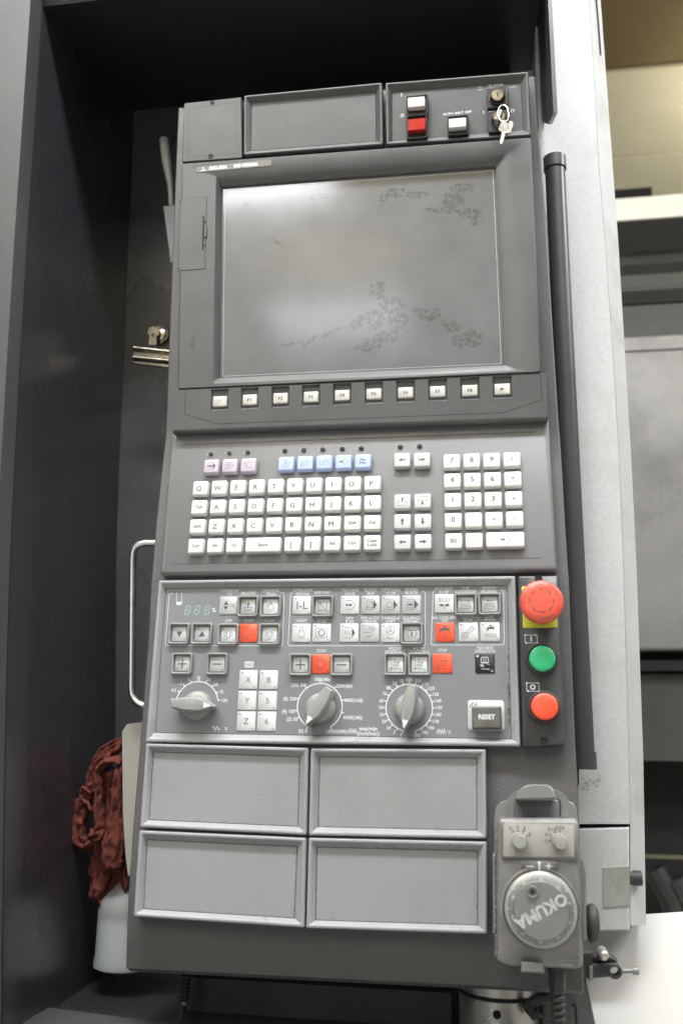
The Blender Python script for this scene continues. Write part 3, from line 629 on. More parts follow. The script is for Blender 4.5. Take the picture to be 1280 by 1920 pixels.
mb = MB()
for (x, y, a_, b_) in ((362, 636, 1.6, 3.2), (360, 645, 2.2, 2.0), (363, 652, 1.4, 2.4), (358, 650, .9, 1.8), (366, 660, .6, 1.6)):
    u, v = S.P(x, y, WZ); mb.flat(rr(a_, b_, 1.5, 3, u, v), .05 + .01 * a_)
put('stain', mb.mesh('stain', (lambda: mat('bezel_stain', (0.055, 0.053, 0.052), 0.5, var=0.3, scale=200))(), 0), con, (0, 0, WZ), S)['kind'] = 'stuff'
# --- screen glass with dust film, wiped patches and oily smears
def screen_mat():
    m = bpy.data.materials.new('dusty_screen'); t, N, L = nt(m); b = N['Principled BSDF']
    tc = N.new('ShaderNodeTexCoord')
    def noise_(scale, det=8, rough=.65, off=(0, 0, 0)):
        mp = N.new('ShaderNodeMapping'); mp.inputs['Location'].default_value = off; L.new(tc.outputs['Object'], mp.inputs[0])
        n = N.new('ShaderNodeTexNoise'); n.inputs['Scale'].default_value = scale; n.inputs['Detail'].default_value = det; n.inputs['Roughness'].default_value = rough
        L.new(mp.outputs[0], n.inputs[0]); return n.outputs['Fac']
    def math_(op, a, b_=None, clamp=False):
        x = N.new('ShaderNodeMath'); x.operation = op; x.use_clamp = clamp
        for i, s_ in enumerate((a, b_)):
            if s_ is None: continue
            if isinstance(s_, (int, float)): x.inputs[i].default_value = s_
            else: L.new(s_, x.inputs[i])
        return x.outputs[0]
    def blob(cx, cz, rx, rz, rot=0):
        mp = N.new('ShaderNodeMapping'); mp.vector_type = 'TEXTURE'; mp.inputs['Location'].default_value = (cx, 0, cz); mp.inputs['Rotation'].default_value = (0, rot, 0); mp.inputs['Scale'].default_value = (rx, 1, rz)
        L.new(tc.outputs['Object'], mp.inputs[0]); ln = N.new('ShaderNodeVectorMath'); ln.operation = 'LENGTH'; L.new(mp.outputs[0], ln.inputs[0])
        return math_('SUBTRACT', 1.0, ln.outputs['Value'], True)
    sp = []
    for (x, y, rx, ry, rot) in ((708, 545, 24, 24, 0), (735, 575, 34, 24, .3), (700, 600, 30, 26, 0), (745, 600, 30, 24, 0), (670, 605, 30, 12, -.6), (620, 625, 32, 7, -.5), (580, 640, 26, 5, -.75), (722, 632, 50, 14, -.1), (690, 650, 36, 12, 0), (795, 590, 34, 12, .5), (818, 588, 13, 11, 0), (845, 612, 26, 12, .5), (885, 635, 28, 22, .2), (862, 640, 20, 16, 0), (740, 362, 30, 13, 0), (780, 365, 36, 9, .1), (720, 372, 10, 16, 0), (880, 400, 32, 14, .1), (830, 395, 50, 6, .15), (888, 415, 8, 12, 0), (868, 352, 32, 12, 0), (850, 375, 30, 22, 0), (600, 368, 34, 8, 0), (462, 385, 14, 10, 0), (520, 455, 24, 4, .6), (447, 547, 5, 3, -.5), (495, 508, 4, 3, 0), (545, 645, 30, 3, -.1)):
        u, v = S.P(x, y, WZ - 10); k = S.sc(x, y, WZ - 10) * .001
        sp.append(blob((u - SCc[0]) * .001, (v - SCc[1]) * .001, rx * k * 1.45, ry * k * 1.6, rot))
    acc = sp[0]
    for s_ in sp[1:]: acc = math_('MAXIMUM', acc, s_)
    n1 = noise_(190, 9, .72); n2 = noise_(520, 5, .75, (3, 1, 2))
    inr = math_('MULTIPLY', math_('MINIMUM', math_('MULTIPLY', acc, 1.7), 1.0), 1.0)
    v_ = math_('ADD', math_('MULTIPLY', inr, .36), math_('MULTIPLY', n1, .95))
    v_ = math_('ADD', v_, math_('MULTIPLY', math_('SUBTRACT', n2, .5), .7))
    wiped = N.new('ShaderNodeMapRange'); wiped.inputs[1].default_value = .785; wiped.inputs[2].default_value = .87; L.new(v_, wiped.inputs[0])
    base = N.new('ShaderNodeMapRange'); base.inputs[1].default_value = .3; base.inputs[2].default_value = .7; base.inputs[3].default_value = .115; base.inputs[4].default_value = .16; L.new(noise_(14, 6, .6, (5, 2, 1)), base.inputs[0])
    n4 = noise_(900, 3, .8, (1, 9, 4)); spk = N.new('ShaderNodeMapRange'); spk.inputs[1].default_value = .70; spk.inputs[2].default_value = .76; spk.inputs[4].default_value = .12; L.new(n4, spk.inputs[0])
    fac = math_('MULTIPLY', base.outputs[0], math_('SUBTRACT', 1.0, math_('MULTIPLY', wiped.outputs[0], .42)))
    fac = math_('ADD', fac, math_('MULTIPLY', spk.outputs[0], math_('SUBTRACT', noise_(9, 2, .5, (0, 4, 0)), .42, True)))
    cb = N.new('ShaderNodeCombineColor'); L.new(fac, cb.inputs[0]); L.new(math_('MULTIPLY', fac, 1.015), cb.inputs[1]); L.new(math_('MULTIPLY', fac, 1.10), cb.inputs[2])
    L.new(cb.outputs[0], b.inputs['Base Color'])
    rg = N.new('ShaderNodeMapRange'); rg.inputs[3].default_value = .085; rg.inputs[4].default_value = .15; L.new(noise_(30, 4, .5, (2, 2, 8)), rg.inputs[0])
    L.new(rg.outputs[0], b.inputs['Roughness'])
    b.inputs['IOR'].default_value = 1.8; b.inputs['Specular IOR Level'].default_value = 1.0
    return m
SCc = S.P(680, 520, WZ - 10)
mb = MB(); q = rel(op, SCc); mb.flat(offs(q, -.6), 0)
gl = put('display_glass', mb.mesh('display_glass', screen_mat(), 0), bez, (0, 0, 0), sub=True); c0 = ctr(outer)
gl.location = ((SCc[0] - c0[0]) * .001, .010, (SCc[1] - c0[1]) * .001); gl['label'] = 'dark dusty display glass with wiped patches'
mb = MB(); mb.line(offs(q, 3.2), .5, .05, 0, True); o = put('display_border', mb.mesh('display_border', 'inkg', 0), bez, (SCc[0] - c0[0], SCc[1] - c0[1], -10), sub=True)

# --- keyboard plate
q = q4(K, (321, 812), (1028, 780), (1044.5, 1071), (299, 1077), 0); c = ctr(q); q = rel(q, c)
mb = MB(); mb.loft([at(rq(q, 3), -16), at(rq(q, 3), -5), at(rq(offs(q, .5), 3), -2.4), at(rq(offs(q, 1.6), 3), -.7), at(rq(offs(q, 3.2), 3), 0)])
kbp = put('keyboard_plate', mb.mesh('keyboard_plate', 'kb', 60), con, (c[0], c[1], 0), K)
mb = MB()
for (a, b) in (((343, 834), (1001, 810)), ((322.5, 1058), (1014, 1046.5))):
    A_, B_ = K.P(*a), K.P(*b); mb.line([(A_[0] - c[0], A_[1] - c[1]), ((A_[0] + B_[0]) / 2 - c[0], (A_[1] + B_[1]) / 2 - c[1]), (B_[0] - c[0], B_[1] - c[1])], 1.1, .05)
put('groove', mb.mesh('groove', 'ink', 0), kbp, (0, 0, 0), sub=True)
KH = 6.0
def capmesh(hw, hh, name, mt, h=KH):
    mb = MB(); mb.loft([at(rr(hw + .55, hh + .55, 1.8), 0), at(rr(hw + .35, hh + .35, 1.8), h - 1.6), at(rr(hw, hh, 1.7), h - .6), at(rr(hw - .6, hh - .6, 1.5), h - .12), at(rr(hw - 1.4, hh - 1.4, 1.2), h)])
    return mb.mesh(name, mt, 65)
kcap = {k: capmesh(7.75, 7.45, 'keyboard_key', k) for k in ('key', 'gkey', 'pkey', 'bkey')}
def key(u, v, leg, mt='key', mesh=None, small=None, ink=0, draw=None, h=3.9, lab=None, off=(0, 0)):
    o = put('keyboard_key', mesh or kcap[mt], con, (u, v, 0), K, lab); mb = MB(); w = KH + .05
    if leg:
        ls = leg.split('\n')
        for i, s_ in enumerate(ls):
            for dx, dz in ((-.17, 0), (.17, .01), (0, .02)): text(mb, s_, off[0] + dx, off[1] + (len(ls) - 1) * h * .65 - i * h * 1.3 + (0 if dz < .02 else .15), h, w + dz, ink, 0, .0)
    if small: text(mb, small, 3.8, 4.3, 2.3, w, 1, 0, .0)
    if draw: draw(mb, w)
    if mb.v: put('legend', mb.mesh('legend', ['ink', 'inkfaded', 'inkmid'], 0), o, (0, 0, 0), sub=True)
    return o
QW = [['Q', 'W', 'E', 'R', 'T', 'Y', 'U', 'I', 'O', 'P'], ['Tab', 'A', 'S', 'D', 'F', 'G', 'H', 'J', 'K', 'L'], ['Shift', 'Z', 'X', 'C', 'V', 'B', 'N', 'M', 'Shift', 'Del'], ['Ctrl', 'Alt', 'Fn', 'Space', None, '[', ']', 'Alt', 'Ctrl', 'Caps\nLock']]
SM = {'W': '"', 'E': '!', 'R': '@', 'T': '#', 'Y': '$', 'U': '%', 'I': '^', 'O': '&', 'A': '(', 'S': ')', 'F': '|', 'G': ':', 'Z': '<', 'X': '>', 'B': '?', 'M': '~', '[': '{', ']': '}', 'D': '\\'}
c4 = [K.P(375.6, 914.9, KH), K.P(697.9, 905.4, KH), K.P(366.8, 1023.6, KH), K.P(697, 1017.3, KH)]
def kbpos(r, cc):
    t, s_ = cc / 9, r / 3; a = [c4[0][i] * (1 - t) + c4[1][i] * t for i in (0, 1)]; b = [c4[2][i] * (1 - t) + c4[3][i] * t for i in (0, 1)]
    return (a[0] * (1 - s_) + b[0] * s_, a[1] * (1 - s_) + b[1] * s_)
pu = (c4[1][0] - c4[0][0]) / 9
for r_, rw in enumerate(QW):
    for cc, s_ in enumerate(rw):
        if s_ is None: continue
        if s_ == 'Space':
            u, v = kbpos(r_, 3.5); key(u, v, 'Space', mesh=capmesh(7.75 + pu / 2, 7.45, 'keyboard_key', 'key'), h=3.0, ink=2, lab='wide space bar')
        else:
            u, v = kbpos(r_, cc); big = len(s_) == 1
            key(u, v, s_, h=5.0 if big else 3.2, small=SM.get(s_), ink=(0 if s_ in 'QPMGTHZBNXRYUIO' else 2) if big else 2, off=(-1.2, -.6) if big else (.3, 0))
# numeric block
n4 = [K.P(846.4, 864.4, KH), K.P(959.1, 860.9, KH), K.P(849.9, 1013.9, KH), K.P(966.1, 1011, KH)]
def npos(r, cc):
    t, s_ = cc / 3, r / 4; return tuple((n4[0][i] * (1 - t) + n4[1][i] * t) * (1 - s_) + (n4[2][i] * (1 - t) + n4[3][i] * t) * s_ for i in (0, 1))
NUM = [['7', '8', '9', '/'], ['4', '5', '6', '*'], ['1', '2', '3', '+'], ['0', '.', '=', '-'], ['BS', '//', None, None]]
F2 = {'7': 'F7', '8': 'F8', '9': 'F9', '/': 'F10', '4': 'F4', '5': 'F5', '6': 'F6', '*': 'F11', '1': 'F1', '2': 'F2', '3': 'F3', '+': 'F12', '-': 'F14', '=': 'F13'}
for r_, rw in enumerate(NUM):
    for cc, s_ in enumerate(rw):
        if s_ is None: continue
        u, v = npos(r_, cc)
        def dr(mb, w, s_=s_):
            if s_ in F2: text(mb, F2[s_], 2.8, -4.2, 1.9, w, 1, 0, 0)
            if s_ == '//': mb.line([(-3.5, -3), (1.5, 3.5)], .5, w, 1); mb.line([(-1.2, -3.2), (3.8, 3.2)], .5, w, 1)
        o = key(u, v, None if s_ == '//' else s_, h=5.2 if s_.isdigit() else 4.0, ink=0 if s_.isdigit() else 2, draw=dr, off=(0, .8) if s_.isdigit() else (0, 0))
a = npos(4, 2); b = npos(4, 3)
def arrow(mb, w, dx, dy, ink=0, s_=1.0, cx=0, cy=0):
    p = lambda a_, b_: (cx + (a_ * dx - b_ * dy) * s_, cy + (a_ * dy + b_ * dx) * s_)
    mb.flat([p(-3.4, -.8), p(.3, -.8), p(.3, -2.0), p(3.6, 0), p(.3, 2.0), p(.3, .8), p(-3.4, .8)], w, ink)
def enter(mb, w):
    arrow(mb, w, 1, 0, 0, .7, -2.2, 0); mb.line([(1.5, 2.2), (2.4, 3.2), (5.2, 0), (2.4, -3.2), (1.5, -2.2)], .35, w, 2)
key((a[0] + b[0]) / 2, (a[1] + b[1]) / 2, None, mesh=capmesh(7.75 + (b[0] - a[0]) / 2, 7.45, 'keyboard_key', 'key'), draw=enter, lab='wide enter key')
# cursor keys
def box_(mb, w, pts, ink=2, closed=False): mb.line(pts, .32, w, ink, closed)
def d_ins(mb, w): arrow(mb, w, 0, 1, 0, .7, 0, 2); box_(mb, w, [(-1.5, -.2), (-4.5, -.2), (-4.5, -4.2), (4.5, -4.2), (4.5, -.2), (1.5, -.2)])
def d_del(mb, w): arrow(mb, w, 0, -1, 0, .7, 0, -2); box_(mb, w, [(-1.5, .2), (-4.5, .2), (-4.5, 4.2), (4.5, 4.2), (4.5, .2), (1.5, .2)])
for (x, y, f) in ((753.8, 940, d_ins), (791.6, 938.9, d_del), (753.8, 977.6, lambda m, w: arrow(m, w, 0, 1)), (792, 976.9, lambda m, w: arrow(m, w, 0, -1)), (754, 1016.2, lambda m, w: arrow(m, w, -1, 0)), (792.5, 1015.5, lambda m, w: arrow(m, w, 1, 0)),
                  (753.4, 862, lambda m, w: (arrow(m, w, -1, 0, 2), box_(m, w, [(-4, .5), (-4, 3.8), (4, 3.8), (4.6, 1)], 1))), (790.4, 861.6, lambda m, w: (arrow(m, w, 1, 0, 2), box_(m, w, [(-4, .5), (-4, 3.8), (4, 3.8), (4.6, 1)], 1)))):
    u, v = K.P(x, y, KH); key(u, v, None, 'gkey', draw=f)
mb = MB()
for (x, y) in ((753.8, 940), (791.6, 938.9), (753.8, 977.6), (792, 976.9), (754, 1016.2), (792.5, 1015.5)):
    u, v = K.P(x, y, 2); mb.line(rr(9.6, 9.6, .6, 2, u, v), .3, .05, 0, True)
put('cursor_key_surround', mb.mesh('cursor_key_surround', 'frame', 0), con, (0, 0, 0), K)
# mode keys
def g1(mb, w): arrow(mb, w, 1, 0, 0, .8, -1.6, 0); mb.line([(-3.6, 3.6), (1.6, 3.6)], .3, w, 2); mb.line([(-3.6, -3.6), (1.6, -3.6)], .3, w, 2); mb.flat([(1.6, 3.6), (4.6, 0), (1.6, -3.6)], w)
def g2(mb, w): mb.line([(-4, 3.4), (1.5, 3.4), (4.4, 0), (1.5, -3.4), (-4, -3.4)], .32, w, 2, True); mb.line(circ(-1.2, 0, 1.9, 12), .35, w, 2, True); mb.line([(-2, -1), (-.4, 1.6), (-.2, -1.4)], .3, w, 2)
def g3(mb, w): mb.line([(-4.5, 1.6), (-2.5, 3.2), (1, 3.4), (4.6, 2.2)], .35, w, 2); mb.line([(-4.2, 1.4), (-1.5, 1.0), (-1.8, -.8), (-3.6, -.4)], .35, w, 2); mb.line([(-3.6, -1.8), (0, -2.6), (4.4, -2.6)], .35, w, 2)
def g4(mb, w): mb.line([(-3.6, 3.2), (1.5, 3.2), (4, 0), (1.5, -3.2), (-3.6, -3.2)], .32, w, 2, False); mb.line([(-2.6, 0), (2.4, 0)], .32, w, 2); mb.line([(0, 2.4), (0, -2.4)], .32, w, 2)
def g5(mb, w): mb.line([(-4, -2.8), (-1.2, 2), (.6, 3), (2, 1.8), (-.8, -2.6)], .32, w, 2, True); mb.line([(2, 3.2), (4.3, 0), (1.6, -3.2)], .32, w, 2)
def g6(mb, w): mb.line([(-4, 3.2), (-4, -3), (-1.6, -3), (-1.6, 3)], .32, w, 2); mb.line([(-.4, -2.4), (-.4, .8), (4.6, .8), (4.6, -2.4)], .32, w, 2, True); mb.line([(1, .8), (1, 3), (3.2, 3), (3.2, .8)], .32, w, 2)
def g7(mb, w): arrow(mb, w, 1, 0, 2, .75, -2.2, 0); mb.line([(-.8, 1), (1.6, 3.2), (4.6, 0), (1.6, -3.2), (-.8, -1)], .32, w, 2)
for (x, y, mt, f, s_) in ((396.1, 873.9, 'pkey', g1, 0), (430.6, 873, 'pkey', g2, 0), (465.3, 871.8, 'pkey', g3, 0), (535.9, 869, 'bkey', g4, 0), (571.6, 867.6, 'bkey', g5, 0), (607.5, 866.4, 'bkey', g6, 0), (643.6, 865.5, 'bkey', g7, 0), (679.9, 864.4, 'bkey', None, 'Mac\nMan')):
    u, v = K.P(x, y, KH); key(u, v, s_ or None, mt, draw=f, h=2.6, ink=2, lab='lilac mode key' if mt == 'pkey' else 'light blue mode key')
mb = MB(); mb.lathe([(3.3, 0), (3.3, .35), (2.7, .5), (2.5, .1)], 0, 0, 18, 0, True); mb.lathe([(1.6, .1), (1.5, .9), (.8, 1.4)], .2, 0, 12, 1, True); mb.add(at(circ(0, 0, 2.45, 16), .2), [tuple(range(16))], 1)
mb.flat([(-2.6, 1.6), (-4.6, 1.0), (-5.2, 0), (-4.6, -1.0), (-2.6, -1.6)], .07, 2)  # pale crescent paints the lit side of the scooped recess
led = mb.mesh('indicator', ['kb', 'black', 'frame'])
for (x, y) in ((395.6, 851.8), (430, 850.2), (464.4, 848.7), (534, 845.7), (569.4, 844.6), (605, 843.4), (641.3, 842.5), (676.9, 841.2), (749.8, 838.6), (786.2, 837.4)):
    u, v = K.P(x, y, 0); put('indicator', led, con, (u, v, 0), K)

# --- membrane push button panel
WL, DL = 0.0, 5.0
mf = framed(L_, 'button_panel_frame', ((297.5, 1088), (965.3, 1079.8), (975.3, 1399.5), (272.4, 1391.4)), ((311.2, 1103), (951, 1097.5), (958.5, 1386), (291, 1374)), WL, DL, 2.8, 'frame', 'membrane')
WM = WL - DL + .05
def LP(x, y, w=0): return L_.P(x, y, WM + w)
def ls(x, y): return L_.sc(x, y, WM)
padm = {k: None for k in ('pad', 'pad2', 'redpad', 'black', 'darkpad')}
def padmesh(k, s_=8.9):
    mb = MB(); mb.loft([at(rr(s_, s_, 1.3), 0), at(rr(s_, s_, 1.3), .5), at(rr(s_ - .5, s_ - .5, 1.1), .85)]); return mb.mesh('touch_pad', k, 60)
for k in ('pad', 'pad2', 'redpad', 'black'): padm[k] = padmesh(k)
inner_pad = {k: (lambda mb: (mb.loft([at(rr(7.4, 7.4, .8), 0), at(rr(7.4, 7.4, .8), .7), at(rr(7, 7, .7), 1.0)]), mb)[1])(MB()).mesh('touch_pad', k, 60) for k in ('pad', 'pad2')}
mb = MB(); mb.loft([at(rr(10.5, 10.5, 2.2, 4), 0), at(rr(10.4, 10.4, 2.2, 4), 3.4), at(rr(9.9, 9.9, 2.0, 4), 4.3), at(rr(9.2, 9.2, 1.6, 4), 4.3), at(rr(8.6, 8.6, 1.2, 4), 3.8), at(rr(7.9, 7.9, .9, 4), .2)], 0, False)
guardm = mb.mesh('button_guard', 'guard', 65)
# icons: strokes in mm, about +-6
def poly(*p): return ('l', p)
def I_tri(u): return [('f', [(-4, 3.2 * u), (4, 3.2 * u), (0, -4 * u)])] if u > 0 else [('f', [(-4, -3.2), (4, -3.2), (0, 4)])]
def C_(cx, cy, r, n=16): return ('c', circ(cx, cy, r, n))
HEX = [(-4.5, 4.5), (2, 4.5), (5.5, 0), (2, -4.5), (-4.5, -4.5)]
ARR = ('f', [(-4.5, -.7), (.2, -.7), (.2, -1.8), (2.6, 0), (.2, 1.8), (.2, .7), (-4.5, .7)])
def blkhex(inner): return [poly((-5, 5), (2.6, 5)), poly((-5, -5), (2.6, -5)), ('f', [(2.6, 5), (6.6, 0), (2.6, -5)])] + inner
WAVE = [(-5, -2), (-3.6, 2.6), (-2.2, -2.6), (-.8, 2.6), (.6, -2.6), (2, 2.6)]
COILS = [C_(-4, 0, 1.5, 10), C_(0, 0, 1.5, 10), C_(4, 0, 1.5, 10)]
SPIN = [poly((-2, 5), (-2, -1), (-2.6, -2.6), (-1.4, -4.2), (1.4, -4.2), (2.6, -2.6), (2, -1), (2, 5)), poly((-5.5, 0), (-4.6, 2), (-2.4, 2.6)), poly((-5.5, 0), (-4.4, -1.6), (-2.6, -2)), poly((5.5, 0), (4.6, 2), (2.4, 2.6)), poly((5.5, 0), (4.4, -1.6), (2.6, -2))]
TAP = [('f', [(-6, -1), (-6, 1), (-5, 2.6), (-3, 3.2), (4, 3.2), (4, 4.2), (5.2, 4.2), (5.2, -1.2), (4, -1.2), (4, 0), (-2.6, 0), (-4, -1), (-4, -3), (-6, -3)]), ('f', [(-.7, 3), (.7, 3), (.7, 5), (3, 5), (3, 6.2), (-3, 6.2), (-3, 5), (-.7, 5)])]
HAND = [poly((-5, -1), (-2, 1.5), (1, 1.6), (5, -.5)), poly((-4.6, -1.2), (-1.4, -.6), (-1.8, -2.4), (-4, -2)), poly((-4, -4.5), (0, -4.9), (5, -4.9))]
RECT = [('c', [(-5, -4), (5, -4), (5, 4), (-5, 4)])]
POS = lambda n_: [('t', n_, 0, 5, 3.2), poly((-4.8, 3.4), (-4.8, -4.8), (4.8, -4.8)), ('f', [(-2, 1.9), (3, 1.9), (3, 1), (5, 2.2), (3, 3.4), (3, 2.5), (-2, 2.5)]), poly((-2.4, -2.6), (-2.4, .4), (-.6, .4), (-.6, -2.6), (1.2, -2.6), (1.2, .4), (3, .4), (3, -2.6)), C_(-4.8, -4.8, .8, 8)]
ICON = {
 'ov': [('f', [(-5, .6), (0, .6), (-2.5, 5)]), ('f', [(-5, -.8), (0, -.8), (-2.5, -5)]), ('t', '1%', 4, 0, 3.6)],
 'rel': [('f', [(-.7, -2), (.7, -2), (.7, 2), (2, 2), (0, 5.2), (-2, 2), (-.7, 2)]), poly((-2.2, -1), (-4.8, -1), (-3.8, -5), (3.8, -5), (4.8, -1), (2.2, -1))],
 'ori': [C_(0, -1, 4.2), ('c', [(-1.3, 5), (1.3, 5), (0, 2.4)]), ('f', [(-4.5, .4), (-2.6, 1), (-4, 3)])],
 'dn': I_tri(1), 'up': I_tri(-1), 'sp': SPIN, 'cw': SPIN + [('t', 'CW', -3, -6.3, 2.4)], 'ccw': SPIN + [('t', 'CCW', -2.4, -6.3, 2.4)],
 'stop': [poly((-5.5, 6), (-5.5, -4), (-7, -4), (-7, -6), (-1, -6), (-1, -4), (-2.5, -4), (-2.5, 6)), C_(3.5, 0, 3)],
 'IL': [('t', 'I-L', 0, 0, 8)], 'rst': [('c', [(-5.2, -5), (5.2, -5), (5.2, 5), (-5.2, 5)]), poly((-3, 3.4), (4.6, -4.6)), ('f', [(-4.4, 4.8), (-1.6, 3.6), (-3.2, 2)])],
 'ml': [poly(*HEX), ARR], 'bs': blkhex([('c', [(-4, -3), (1.6, -3), (1.6, 3), (-4, 3)]), poly((-4, -3), (1.6, 3))]), 'os': blkhex([C_(-1.2, 0, 3, 9)]), 'sb': blkhex([('c', [(-4.4, -3.2), (1.8, -3.2), (1.8, 3.2), (-4.4, 3.2)]), ('f', [(-3.8, -.7), (-1.6, -.7), (-1.6, -1.9), (1.2, 0), (-1.6, 1.9), (-1.6, .7), (-3.8, .7)])]),
 'li': [C_(0, -1, 3.4), poly((-1.7, 1.8), (-1.7, 5.6), (1.7, 5.6), (1.7, 1.8)), poly((-2.4, -5), (-3, -6)), poly((0, -5.3), (0, -6.6)), poly((2.4, -5), (3, -6))],
 'cs': [('c', [(-5.5, -4.6), (5.5, -4.6), (5.5, 4.6), (-5.5, 4.6)]), ('c2', circ(0, 0, 3))], 'dr': [poly((-5, 5), (2.6, 5)), poly((-5, -5), (2.6, -5)), ('f', [(2.8, 5), (6, 0), (2.8, -5)]), poly(*WAVE)],
 'ma': [poly((-6, 0), (1, 0), (5, 3.6)), poly((-2, 3.6), (6, 3.6)), poly((-4, -4), (0, -4), (2.6, -1)), poly((-1, 6), (1, 4.4), (3, 6), (5, 4.6))],
 'ph': [C_(0, 2.4, 4.2), C_(0, 2.4, .9, 8), poly((0, 3.3), (0, 6.4)), poly((-.8, 2), (-3.6, .2)), poly((.8, 2), (3.6, .2)), poly((-2.6, -3), (-2.6, -5.8), (3, -5.8))],
 'sr': [('c', [(-5, -4), (5, -4), (5, 4), (-5, 4)]), ('f', [(-.8, -2.6), (.8, -2.6), (.8, 2.6), (-.8, 2.6)]), poly((-7, 0), (-5, 0)), poly((5, 0), (7, 0))],
 'eco': [('t', 'ECO', 0, 3.6, 3.8), ('f', [(-5.5, -1.6), (-3.4, -.2), (-1, -1), (-.3, -2.4), (-3, -3.2)]), ('f', [(5.5, -1.6), (3.4, -.2), (1, -1), (.3, -2.4), (3, -3.2)]), poly((0, -2), (0, -6))],
 'cc': COILS + [('c', [(-5.5, -5), (5.5, -5), (5.5, -2.6), (-5.5, -2.6)]), poly((-1, 4), (4.6, 4)), poly((3, 5.2), (4.8, 4), (3, 2.8))],
 'ri': COILS + [('c', [(-5.5, -5), (5.5, -5), (5.5, -2.6), (-5.5, -2.6)]), poly((5.6, 4), (-3, 4)), poly((-1.4, 5.2), (-3.2, 4), (-1.4, 2.8))],
 'tap': [(k[0], [(x * .9, y * .8 + 1.6) for x, y in k[1]]) for k in TAP] + [C_(.2, -4.6, 2.1)],
 'wg': [('c', [(-6, -6), (-1, -6), (-1, -1), (-6, -1)]), C_(-3.5, -3.5, 1.5, 10), poly((-3, -1), (4, 5.6)), poly((-1, -2), (6, 3.4)), poly((3, 6), (6.4, 2.6))],
 'cwsh': [(k[0], [(x * .65 + .6, y * .65 + 2.6) for x, y in k[1]]) for k in TAP] + [C_(-3.6, -3.6, 1.6, 8), C_(.2, -3.6, 1.6, 8), C_(4, -3.6, 1.6, 8)],
 'mo': [poly((-3, 6), (3, 6), (3.8, 1), (-3.8, 1)) , poly((-1, 6), (-1.2, 1)), poly((1, 6), (1.2, 1)), poly((-3, 6), (-3.8, 1))] + [('l', [(x * .9, y * .9 - 1) for x, y in k[1]]) for k in HAND],
 'plus': [('f', [(-.6, -4.6), (.6, -4.6), (.6, -.6), (4.6, -.6), (4.6, .6), (.6, .6), (.6, 4.6), (-.6, 4.6), (-.6, .6), (-4.6, .6), (-4.6, -.6), (-.6, -.6)])], 'minus': [('f', [(-4.6, -.6), (4.6, -.6), (4.6, .6), (-4.6, .6)])],
 'o': [('c2', circ(0, 0, 4.2))], 'p1': POS('1'), 'p2': POS('2'), 'p3': [C_(0, 5, 2.6)] + POS('1')[1:],
 'X': [('t', 'X', 0, 0, 5.4)], 'Y': [('t', 'Y', 0, 0, 5.4)], 'Z': [('t', 'Z', 0, 0, 5.4)], 'B': [('t', 'B', 0, 0, 5.4)], '5': [('t', '5', 0, 0, 5.4)], '6': [('t', '6', 0, 0, 5.4)]}
def drawicon(mb, nm, w, sc_, ink):
    for k in ICON[nm]:
        if k[0] == 'l': mb.line([(x * sc_, y * sc_) for x, y in k[1]], .42, w, ink)
        elif k[0] in ('c', 'c2'): mb.line([(x * sc_, y * sc_) for x, y in k[1]], .38 if k[0] == 'c' else .8, w, ink, True)
        elif k[0] == 'f': mb.flat([(x * sc_, y * sc_) for x, y in k[1]], w, ink)
        elif k[0] == 't': text(mb, k[1], k[2] * sc_, k[3] * sc_, k[4] * sc_, w, ink, 0, .0)
BT = [  # x, y, icon, pad, guarded, number
 (428.1, 1135.2, 'ov', 'pad2', 0, ''), (464.3, 1136.5, 'rel', 'pad2', 1, '1'), (506.7, 1136.5, 'ori', 'pad', 1, '2'), (335.1, 1188, 'dn', 'pad2', 1, '10'), (377.7, 1188, 'up', 'pad2', 1, '11'),
 (427.1, 1189, 'cw', 'pad', 1, '12'), (466.1, 1186.6, 'stop', 'redpad', 0, '13'), (504.7, 1189, 'ccw', 'pad', 1, '14'),
 (566, 1134.7, 'IL', 'pad', 0, '3'), (604, 1136.4, 'rst', 'pad2', 1, '4'), (655.8, 1134.3, 'ml', 'pad', 0, '5'), (694.5, 1134, 'bs', 'pad2', 0, '6'), (732.4, 1134, 'os', 'pad2', 0, '7'), (771.3, 1133.6, 'sb', 'pad2', 0, '8'),
 (565, 1186.8, 'li', 'pad', 0, '17'), (602.9, 1186.5, 'cs', 'pad', 0, '18'), (654.3, 1186.5, 'dr', 'pad', 0, '19'), (693, 1186.1, 'ma', 'pad2', 0, '20'), (731.7, 1186.5, 'ph', 'pad', 0, '21'), (771.3, 1187.6, 'sr', 'pad2', 1, '22'),
 (832.6, 1131.4, 'eco', 'pad', 0, '9'), (872.4, 1132.8, 'cc', 'pad2', 1, ''), (917.2, 1132.1, 'ri', 'pad2', 1, ''), (833.7, 1185.3, 'tap', 'redpad', 0, '23'), (877.8, 1184.8, 'wg', 'pad', 0, '24'), (918.3, 1184.4, 'cwsh', 'pad', 0, '25'),
 (908.3, 1243.9, 'mo', 'black', 0, '34'), (829.3, 1243.9, 'p3', 'redpad', 0, '33'),
 (340.9, 1244.2, 'plus', 'pad2', 1, '26'), (406.4, 1244.6, 'minus', 'pad2', 1, '27'), (562.2, 1245.9, 'plus', 'pad2', 1, '28'), (601.4, 1245, 'o', 'redpad', 0, '29'), (639.7, 1246, 'minus', 'pad2', 1, '30'),
 (740.5, 1245.3, 'p1', 'pad', 1, '31'), (785.4, 1245.3, 'p2', 'pad', 1, '32'),
 (465.5, 1274.3, 'X', 'pad', 0, '35'), (503.8, 1274.8, 'B', 'pad', 0, '36'), (463.3, 1313.3, 'Y', 'pad', 0, '37'), (501.5, 1313.7, '5', 'pad', 0, '38'), (461.4, 1352.2, 'Z', 'pad', 0, '39'), (499.9, 1352.5, '6', 'pad', 0, '40')]
